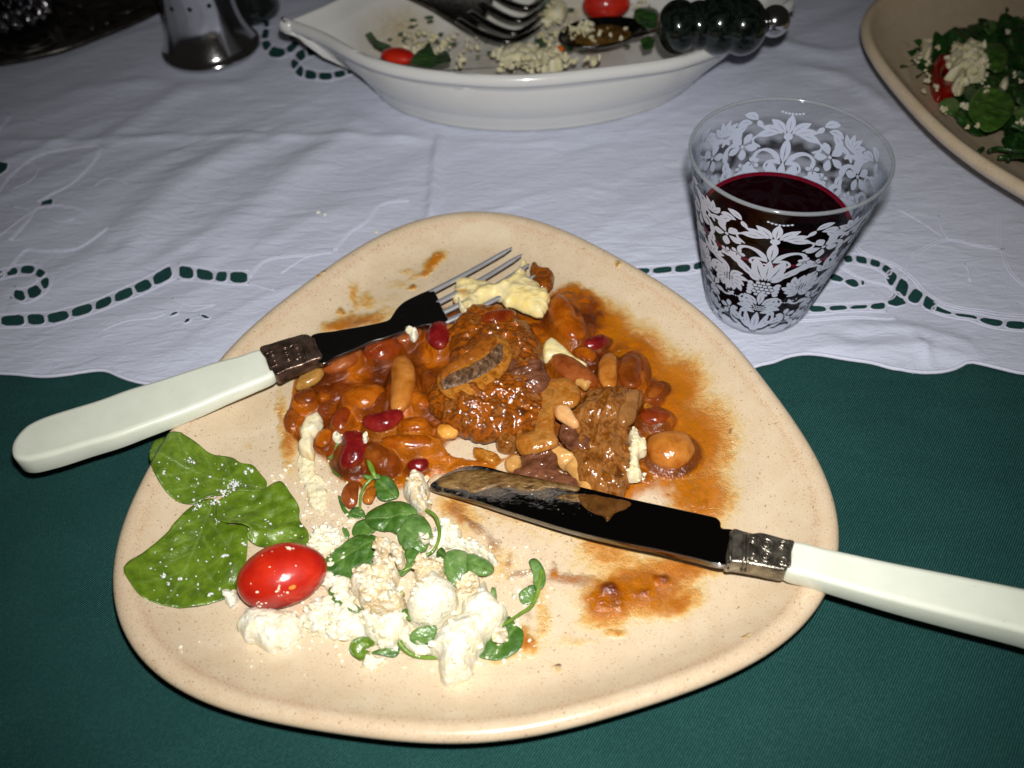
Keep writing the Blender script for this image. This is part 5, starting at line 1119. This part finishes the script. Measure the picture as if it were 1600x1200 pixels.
dleaf(pc('640,97 648,86 655,79 662,76 670,68 676,76 680,88 686,90 694,79 700,84 703,92 706,106 690,108 665,106'), 3.1, LEAFB, 'jagged green leaf leaning on the front rim of the white dish', curl=.1)
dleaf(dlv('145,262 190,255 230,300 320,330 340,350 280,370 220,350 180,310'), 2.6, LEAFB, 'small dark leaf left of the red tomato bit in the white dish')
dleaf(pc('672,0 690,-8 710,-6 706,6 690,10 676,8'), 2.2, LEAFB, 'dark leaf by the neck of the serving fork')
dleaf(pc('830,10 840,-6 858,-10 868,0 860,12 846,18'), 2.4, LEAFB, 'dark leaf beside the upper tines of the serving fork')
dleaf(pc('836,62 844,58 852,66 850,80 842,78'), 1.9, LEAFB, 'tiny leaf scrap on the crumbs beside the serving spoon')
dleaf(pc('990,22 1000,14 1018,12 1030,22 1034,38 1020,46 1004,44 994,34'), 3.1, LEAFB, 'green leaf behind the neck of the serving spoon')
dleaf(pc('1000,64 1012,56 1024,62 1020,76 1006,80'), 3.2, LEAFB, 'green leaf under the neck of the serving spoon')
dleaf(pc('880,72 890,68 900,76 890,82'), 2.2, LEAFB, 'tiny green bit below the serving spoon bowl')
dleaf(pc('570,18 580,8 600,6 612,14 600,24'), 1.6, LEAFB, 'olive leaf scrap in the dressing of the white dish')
def flatball(px, py, z, r3, mat, name, label, cat, group=None, rot=0):
    c = U(px, py, z); v = sphere(28, 16)[0] * np.array(r3); a = math.radians(rot); v = v @ np.array([[math.cos(a), math.sin(a), 0], [-math.sin(a), math.cos(a), 0], [0, 0, 1]])
    v *= (1 + .04 * fbm(v * 1.5, 12, 2))[:, None]
    return tag(mesh_obj(name, v + c, sphere(28, 16)[1], mat), label, cat, group)
TG = 'tomato pieces in the white serving dish'
flatball(622, 88, 2.7, (1.1, .7, .45), TOM.m, 'tomato_piece', 'red tomato piece peeping over the left front rim of the white dish', 'tomato', TG, -20)
flatball(948, 6, 2.6, (1.55, 1.0, 1.0), TOM.m, 'cherry_tomato', 'red cherry tomato behind the bowl of the serving spoon', 'tomato', TG)
flatball(874, 77, 2.3, (.3, .22, .2), wet('carrot', [(190, 90, 20), (206, 110, 40)]), 'tomato_piece', 'tiny orange vegetable bit among the crumbs beside the spoon', 'vegetable', TG)
DF = simple('dull_feta', [lin((196, 186, 140)), lin((214, 206, 168)), lin((206, 200, 178))], 1.4, .5, ((4, .04), (12, .02)), 0, .1, .1)
dc = []
for cx, cy, rx, ry, n_, z in [(660, 68, 46, 22, 60, 2.0), (640, 40, 30, 20, 26, 1.6), (820, 84, 52, 16, 170, 2.1), (860, 95, 46, 10, 90, 2.8), (800, 100, 20, 6, 26, 2.9), (925, 95, 16, 6, 22, 3.2), (870, 60, 30, 14, 60, 1.9), (712, 92, 16, 14, 16, 2.6), (740, 70, 60, 22, 30, 1.7), (860, 20, 20, 20, 50, 2.2), (1000, 8, 16, 8, 10, 2.6), (800, 110, 60, 3, 12, 3.2)]:
    for _ in range(n_): a = rng.rand() * 2 * pi; q = rng.rand() ** .5; dc.append(U(cx + rx * q * math.cos(a), cy + ry * q * math.sin(a), z + rng.uniform(-.1, .12)))
crumbs('cheese_crumbs', dc, DF, 'pale cheese crumbs left over in the white serving dish', (.04, .24))
for nm, s, z, lb in (('a', '780,84 800,72 830,70 850,80 860,92 836,100 806,98 788,96', 1.9, 'wide heap of cheese crumbs in front of the serving spoon'), ('b', '850,14 866,2 886,6 884,20 866,28 852,24', 1.9, 'pale cheese lump between serving fork and spoon'), ('c', '640,80 652,70 672,72 682,84 664,92 648,90', 2.2, 'cheese crumb lump behind the jagged leaf in the dish'), ('d', '846,92 862,86 880,92 878,104 858,106', 2.8, 'small cheese lump against the front rim of the dish')):
    lump('cheese_lump', pc(s), 0, .55, DF, lb, 'cheese', 'cheese lumps left in the white serving dish', zfix=z, gran=.3, gs=2, sp=.12, jag=.12)
# serving fork
DKS = metal('dark_cutlery_steel', (110, 110, 106), .2, (50, 48, 44), ((4, .02),))
sf = empty('serving_fork', U(740, 30, 2.5)); tag(sf, 'dark steel serving fork with curved tines lying in the white dish', 'fork')
slab('neck', pc('560,-30 600,-22 640,-6 672,8 700,24 735,40 760,20 770,-10 740,-14 710,-8 680,-10 640,-24 600,-40 560,-48'), 4.4, 2.7, .3, .3, (560, -40), (740, 20), DKS, sf, .1, .14)
for i, s in enumerate(('716,32 756,54 800,63 846,40', '735,20 776,44 812,50 846,24', '752,4 790,26 820,30 850,6', '766,-12 800,6 830,10 852,-12')):
    p = catmull(pc(s), False, 8); o = MB(); o.add(*tube(np.array([U(x, y, z) for (x, y), z in zip(p, np.linspace(2.7, 2.5, len(p)))]), np.interp(np.linspace(0, 1, len(p)), [0, .8, 1], [.30, .24, .1]), 10, flat=.6)); o.build('tine', DKS, sf)
# serving spoon
sp0 = empty('serving_spoon', U(1060, 42, 4.0)); tag(sp0, 'serving spoon with dark marbled glass bead handle and silver ball tip', 'spoon')
bc = U(933, 50, 2.9); sx = []; 
mbb = MB(); nn_ = 40
for j, (q, dz) in enumerate([(1.0, .0), (.97, .07), (.9, -.02), (.7, -.35), (.4, -.6), (.0, -.7)]):
    for k in range(nn_):
        a = 2 * pi * k / nn_; sx.append((bc[0] + 2.75 * q * math.cos(a) * (1 - .12 * math.cos(a) * -1), bc[1] + 1.75 * q * math.sin(a) + .12 * 2.75 * q * math.cos(a), bc[2] + dz + .05 * q * math.cos(a)))
ff_ = [(i * nn_ + k, i * nn_ + (k + 1) % nn_, (i + 1) * nn_ + (k + 1) % nn_, (i + 1) * nn_ + k) for i in range(5) for k in range(nn_)]
bo = mesh_obj('bowl', sx, ff_, DKS, sp0); sm_ = bo.modifiers.new('Solidify', 'SOLIDIFY'); sm_.thickness = .0012; sm_.offset = -1
hp = [U(990, 56, 3.1), U(1015, 50, 3.5), U(1035, 45, 4.4), U(1050, 43, 5.0)]; o = MB(); o.add(*tube(catmull(np.array(hp), False, 6), .2, 10, flat=.6)); o.build('neck', DKS, sp0)
BEAD = NT('marbled_glass'); bv = BEAD.noise(1.3, 4, .7, 1.2)
BEAD.set(Base_Color=BEAD.ramp(bv, [(.44, lin((5, 9, 8))), (.52, lin((26, 34, 28))), (.6, lin((7, 12, 11)))]), Roughness=.2, Specular_IOR_Level=.2, Coat_Weight=.7, Coat_Roughness=.03)
A0 = U(1058, 42, 5.6); A1 = U(1212, 33, 6.0); ax = (A1 - A0) / np.linalg.norm(A1 - A0); LL = np.linalg.norm(A1 - A0)
for px_, py_, r_ in ((1060, 42, 1.42), (1092, 40, 1.3), (1124, 38, 1.62), (1160, 40, 1.55)):
    c = U(px_, py_, 5.75); v = sphere(40, 24)[0] * np.array([1, 1, 1.]) * r_; v = v - np.outer(v @ ax, ax) * .14; mesh_obj('bead', v + c, sphere(40, 24)[1], BEAD.m, sp0)
CHR = metal('bright_chrome', (206, 206, 206), .13, None, ((2, .001),))
c = U(1176, 37, 5.8); V_, F_ = lathe([(.5, 0), (.72, .1), (.76, .3), (.72, .62), (.5, .7)], c, 40, axis=ax); mesh_obj('collar', V_, F_, CHR, sp0)
mesh_obj('ball_tip', sphere(40, 24)[0] * .84 + U(1210, 33, 5.85), sphere(40, 24)[1], CHR, sp0)
lump('dressing', pc('886,44 905,36 935,33 965,36 985,46 988,56 970,66 940,70 910,66 892,58'), 0, .12, wet('brown_dressing', [(52, 38, 14), (84, 62, 26), (110, 88, 44)], 2), 'brown dressing pooled in the bowl of the serving spoon', 'dressing', zfix=2.5, rough=.4, sp=.1)
crumbs('cheese_crumbs', [U(905 + rng.randn() * 12, 44 + rng.randn() * 5, 2.75 + rng.rand() * .12) for _ in range(60)] + [U(rng.uniform(890, 980), rng.uniform(40, 66), 2.7) for _ in range(14)], DF, 'pale cheese crumbs lying in the bowl of the serving spoon', (.07, .2))
gm = MB()
for _ in range(70):
    x_ = rng.uniform(575, 1010); y_ = rng.uniform(-6, 90)
    if not (y_ < 96 - abs(x_ - 800) * .12) or (690 < x_ < 830 and 20 < y_ < 60): continue
    c_ = U(x_, y_, 1.9); v_ = cv_ * (1 + .5 * vn(cv_ * 1.7 + rng.randint(999), 3))[:, None] * rng.uniform(.08, .26) * np.array([1.4, .8, .4]); gm.add(v_ + c_, cf_)
tag(gm.build('herb_bits', LEAFB), 'small dark herb bits scattered over the bottom of the white dish', 'herbs', kind='stuff')
# salad bowl, top right
BPH = math.radians(20.); BC = np.array([36., 42.]); BR = 15.
bt = [(0, .6), (.25, .66), (.5, 1.1), (.7, 1.72), (.82, 2.25), (.9, 2.72), (.935, 3.02), (.95, 3.22), (.962, 3.4), (.974, 3.52), (.986, 3.5), (.996, 3.38), (1.0, 3.22)]
bb_ = [(.998, 3.05), (.985, 2.8), (.94, 2.3), (.85, 1.75), (.72, 1.1), (.62, .6), (.6, .12), (.57, .12), (.56, .3), (.3, .2), (0, .2)]
V_, F_, s_ = tri_plate(BC, BR, BPH, bt, bb_, 240)
z0_ = np.zeros(len(V_)); p_ = proj(V_)
bowl = mesh_obj('salad_bowl', V_, F_, CLAY.m, attrs=dict(oil=blobs(p_, [(1440, 110, 40, 60, 30, .25), (1570, 240, 60, 20, 20, .3)]), gravy=z0_, whitish=z0_, red=z0_, rim=.4 * np.exp(-((s_ - .96) / .012) ** 2)))
tag(bowl, 'deep triangular beige bowl of green salad at the top right corner', 'bowl')
def kb(s): return pc(s, 1380, 0, 5.4545)
bowl_l = [
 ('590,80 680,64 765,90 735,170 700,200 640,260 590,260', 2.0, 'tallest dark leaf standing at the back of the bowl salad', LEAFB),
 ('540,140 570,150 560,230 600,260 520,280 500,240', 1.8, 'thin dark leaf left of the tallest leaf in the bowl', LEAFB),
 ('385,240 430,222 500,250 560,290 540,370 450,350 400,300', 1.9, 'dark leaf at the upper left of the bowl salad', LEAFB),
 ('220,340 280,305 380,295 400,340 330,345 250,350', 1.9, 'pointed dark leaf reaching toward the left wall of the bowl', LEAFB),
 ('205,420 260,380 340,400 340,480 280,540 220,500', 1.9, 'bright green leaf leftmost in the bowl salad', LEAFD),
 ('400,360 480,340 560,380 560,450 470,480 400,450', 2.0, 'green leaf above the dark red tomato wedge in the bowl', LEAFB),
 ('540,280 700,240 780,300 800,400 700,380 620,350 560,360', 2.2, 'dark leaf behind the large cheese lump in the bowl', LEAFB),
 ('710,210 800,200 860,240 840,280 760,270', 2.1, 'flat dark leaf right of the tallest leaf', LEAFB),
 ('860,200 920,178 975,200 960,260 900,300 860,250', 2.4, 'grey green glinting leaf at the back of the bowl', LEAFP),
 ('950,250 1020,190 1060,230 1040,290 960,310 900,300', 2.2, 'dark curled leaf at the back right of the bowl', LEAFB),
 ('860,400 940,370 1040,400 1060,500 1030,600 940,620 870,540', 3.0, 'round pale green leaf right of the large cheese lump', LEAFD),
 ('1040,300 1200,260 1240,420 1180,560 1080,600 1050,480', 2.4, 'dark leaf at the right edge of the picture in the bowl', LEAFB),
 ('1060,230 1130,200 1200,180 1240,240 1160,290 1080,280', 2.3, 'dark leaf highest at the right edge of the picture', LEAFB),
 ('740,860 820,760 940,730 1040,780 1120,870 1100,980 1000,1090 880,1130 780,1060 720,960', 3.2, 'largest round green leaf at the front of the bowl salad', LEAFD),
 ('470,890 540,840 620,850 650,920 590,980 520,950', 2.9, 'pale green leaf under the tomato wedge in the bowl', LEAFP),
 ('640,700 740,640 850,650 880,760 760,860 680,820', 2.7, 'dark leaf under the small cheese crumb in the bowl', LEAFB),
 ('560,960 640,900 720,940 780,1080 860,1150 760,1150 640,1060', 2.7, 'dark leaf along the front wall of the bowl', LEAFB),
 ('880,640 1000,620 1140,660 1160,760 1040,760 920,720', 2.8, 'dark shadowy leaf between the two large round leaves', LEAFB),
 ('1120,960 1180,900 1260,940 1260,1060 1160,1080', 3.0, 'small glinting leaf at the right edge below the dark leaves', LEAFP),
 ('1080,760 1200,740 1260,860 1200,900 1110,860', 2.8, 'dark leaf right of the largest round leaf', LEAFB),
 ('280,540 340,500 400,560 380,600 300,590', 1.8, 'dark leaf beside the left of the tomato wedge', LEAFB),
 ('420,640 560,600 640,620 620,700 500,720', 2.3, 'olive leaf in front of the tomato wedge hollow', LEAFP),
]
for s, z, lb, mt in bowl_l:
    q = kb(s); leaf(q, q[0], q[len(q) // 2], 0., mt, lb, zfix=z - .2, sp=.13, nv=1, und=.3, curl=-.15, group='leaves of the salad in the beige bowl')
fill_b = MB()
for _ in range(260):
    x_ = rng.uniform(1412, 1650); y_ = rng.uniform(25, 250)
    if y_ > 118 + (x_ - 1412) * .72 or y_ < 75 - (x_ - 1412) * .45: continue
    c_ = U(x_, y_, 1.7 + rng.rand() * .5); a_ = rng.rand() * 6.28; L_ = rng.uniform(.5, 1.1); w_ = L_ * rng.uniform(.4, .8); t_ = np.linspace(0, 2 * pi, 14, endpoint=False)
    pl = np.stack([np.cos(t_) * L_, np.sin(t_) * w_ * (1 + .2 * np.cos(3 * t_ + a_))], 1); q_ = np.stack([pl[:, 0] * math.cos(a_) - pl[:, 1] * math.sin(a_), pl[:, 0] * math.sin(a_) + pl[:, 1] * math.cos(a_)], 1)
    zz_ = .35 * (pl[:, 0] / L_) ** 2 + rng.uniform(-.3, .3) * pl[:, 0] + rng.uniform(-.4, .4) * pl[:, 1]
    fill_b.add(np.vstack([np.c_[q_, zz_] + c_, [c_ + [0, 0, -.12]]]), [(i, (i + 1) % 14, 14) for i in range(14)])
tag(fill_b.build('salad_greens', LEAFB), 'tangle of small dark greens under the big leaves in the beige bowl', 'salad greens', kind='stuff')
TW = wet('tomato_wedge_flesh', [(104, 8, 4), (142, 18, 8)], 1.5, .2)
lump('tomato_wedge', kb('410,560 450,510 560,510 580,590 520,640 510,720 600,740 640,780 600,830 500,850 460,870 420,800 405,680'), 0, .8, TW, 'curved dark red tomato wedge beside the large cheese lump in the bowl', 'tomato', zfix=2.1, rough=.08, sp=.1)
lump('cheese_lump', kb('560,460 640,430 700,370 790,395 850,430 875,500 880,620 800,640 720,650 700,740 650,755 600,700 610,640 530,620 590,590'), 0, .9, DF, 'large ragged cheese lump on top of the bowl salad', 'cheese', 'cheese pieces in the beige bowl', zfix=2.8, gran=.25, gs=2, sp=.1, jag=.15, crumb=5, cr=(.1, .25))
lump('cheese_lump', kb('330,370 380,355 420,400 400,480 350,470'), 0, .5, DF, 'small upright cheese piece leftmost in the bowl salad', 'cheese', 'cheese pieces in the beige bowl', zfix=2.4, gran=.2, gs=2, sp=.1, jag=.1)
lump('cheese_lump', kb('1000,700 1040,660 1070,680 1060,740 1010,740'), 0, .3, DF, 'small yellowish cheese piece among the dark leaves at the right', 'cheese', 'cheese pieces in the beige bowl', zfix=2.9, gran=.2, gs=2, sp=.1)
bc_ = []
for q in kb('610,380 620,400 470,395 285,525 320,490 380,540 700,890 690,910 890,760 880,770 860,700 1060,270 1080,270 1110,640 710,1080 800,1050 1160,1040 1180,1050 500,930 520,945 380,620 390,680 350,770 1170,690 440,740 620,800'):
    for _ in range(4): bc_.append(U(q[0] + rng.randn() * 2, q[1] + rng.randn() * 2, 3.1))
crumbs('cheese_crumbs', bc_, DF, 'pale cheese crumbs dotted over the salad in the beige bowl', (.06, .13))
o = MB()
for s in ('1580,196 1592,200 1600,205', '1545,236 1560,232 1590,236 1610,232', '1575,250 1580,240', '1528,240 1532,234 1536,232', '1560,246 1600,244'):
    p = catmull(pc(s), False, 5); o.add(*tube(UU(p, 3.0), .12, 6))
tag(o.build('herb_stems', LEAFB), 'thin dark herb stems lying against the front wall of the bowl', 'stems', kind='stuff')
# chrome shaker
SC = np.array([-19.0, 57.75, .1]); sh = empty('pepper_shaker', SC); tag(sh, 'polished chrome shaker with flared foot standing on the white cloth', 'shaker')
V_, F_ = lathe([(0, 0), (3.05, 0), (3.22, .06), (3.3, .18), (3.3, .3), (3.22, .42), (3.1, .5), (2.95, .8), (2.75, 1.3), (2.55, 1.9), (2.42, 2.6), (2.36, 3.4), (2.36, 5), (2.42, 7), (2.5, 9.5), (2.45, 10.2), (1.6, 11.0), (0, 11.2)], SC, 96, close=False)
mesh_obj('body', V_, F_, CHR, sh, sharp=60)
BLK = simple('dark_hole', [lin((10, 10, 12))], 1, .6, ())
base_a = math.atan2(-SC[1], -SC[0])
for row, z in enumerate((2.7, 3.9, 5.1, 6.3)):
    for k in range(-3, 4):
        a = base_a + (k + .5 * (row % 2)) * .52; r_ = 2.37; c = SC + [r_ * math.cos(a), r_ * math.sin(a), z]
        V_, F_ = lathe([(0, 0.0), (.10, .0), (.13, .015), (.15, .0), (.15, -.05)], c, 16, axis=(math.cos(a), math.sin(a), .001), close=False); mesh_obj('hole', V_, F_, BLK, sh)
# dark glass pot behind it
GD = simple('smoked_glass', [lin((14, 18, 18)), lin((34, 40, 38))], .8, .06, (), 0, 1.)
bcn = U(392, 22, .1); V_, F_ = lathe([(0, 0), (1.9, 0), (2.1, .15), (2.2, .5), (2.1, 1.0), (1.9, 1.5), (1.7, 2.6), (1.7, 5), (0, 5.1)], bcn, 64, close=False)
pot = mesh_obj('glass_pot', V_, F_, GD, origin=bcn); tag(pot, 'small dark glass pot half hidden behind the chrome shaker', 'pot')
# silver tray with a fluted cup, top left
SIL = metal('embossed_silver', (96, 92, 86), .32, (46, 44, 40), ((1.2, .05),), 1.4, .85)
tr_ = empty('silver_tray', U(60, 60, .3)); tag(tr_, 'embossed dark silver tray with curved rim at the top left corner', 'tray')
to = pc('-160,112 -80,108 0,98 60,87 105,75 150,58 200,38 235,22 260,8 285,-8 330,-60 300,-130 150,-190 -100,-190 -260,-80 -260,60')
slab('tray_plate', to, .55, .55, .3, .3, (0, 90), (250, 0), SIL, tr_, .15, .3)
for off_, rad, zz in ((0, .16, .68), (-6, .09, .66), (-12, .13, .64)):
    q = catmull(to, True, 8); cc_ = q.mean(0); q = q + (cc_ - q) * (-off_ / 260); o = MB(); o.add(*tube(UU(q, zz), rad, 10, True)); o.build('rim_band', SIL, tr_)
for s in ('95,30 110,20 130,22 145,34 143,44 120,40 100,42', '60,8 90,4 120,10 140,2', '100,12 125,14 145,24', '150,10 190,4 220,8 200,14 170,14', '170,22 200,18 225,8', '10,70 30,74 60,70 80,60', '-10,80 20,84 60,76 90,66', '150,30 165,36 180,30'):
    p = catmull(pc(s), False, 8); o = MB(); o.add(*tube(UU(p, .6), np.interp(np.linspace(0, 1, len(p)), [0, .5, 1], [.08, .22, .06]), 8, flat=.6)); o.build('embossed_scroll', SIL, tr_)
cu = empty('fluted_cup', U(28, 34, .7)); tag(cu, 'fluted silver candle holder standing on the dark silver tray', 'candle holder'); cq = U(20, 28, .8)
FLU = metal('fluted_silver', (140, 138, 142), .22, None, ())
o = MB(); o2 = MB()
for k in range(18):
    a = 2 * pi * k / 18; e = np.array([math.cos(a), math.sin(a), 0]); o.add(*tube(np.stack([cq + e * r_ + [0, 0, z] for r_, z in ((2.1, 1.4), (2.2, 2.5), (2.3, 5), (2.5, 8))]), .42, 10))
    o2.add(*tube(catmull(np.stack([cq + e * r_ + [0, 0, z] for r_, z in ((2.0, 1.35), (2.5, 1.1), (2.75, .6), (2.5, .15), (2.0, .0))]), False, 4), np.interp(np.linspace(0, 1, 17), [0, .5, 1], [.25, .46, .3]), 10))
V_, F_ = lathe([(0, 0), (2.3, 0), (2.3, 1.3), (2.1, 1.4), (2.1, 8), (0, 8)], cq, 48, close=False); o2.add(V_, F_)
o.build('fluted_stem', FLU, cu); o2.build('lobed_foot', FLU, cu)
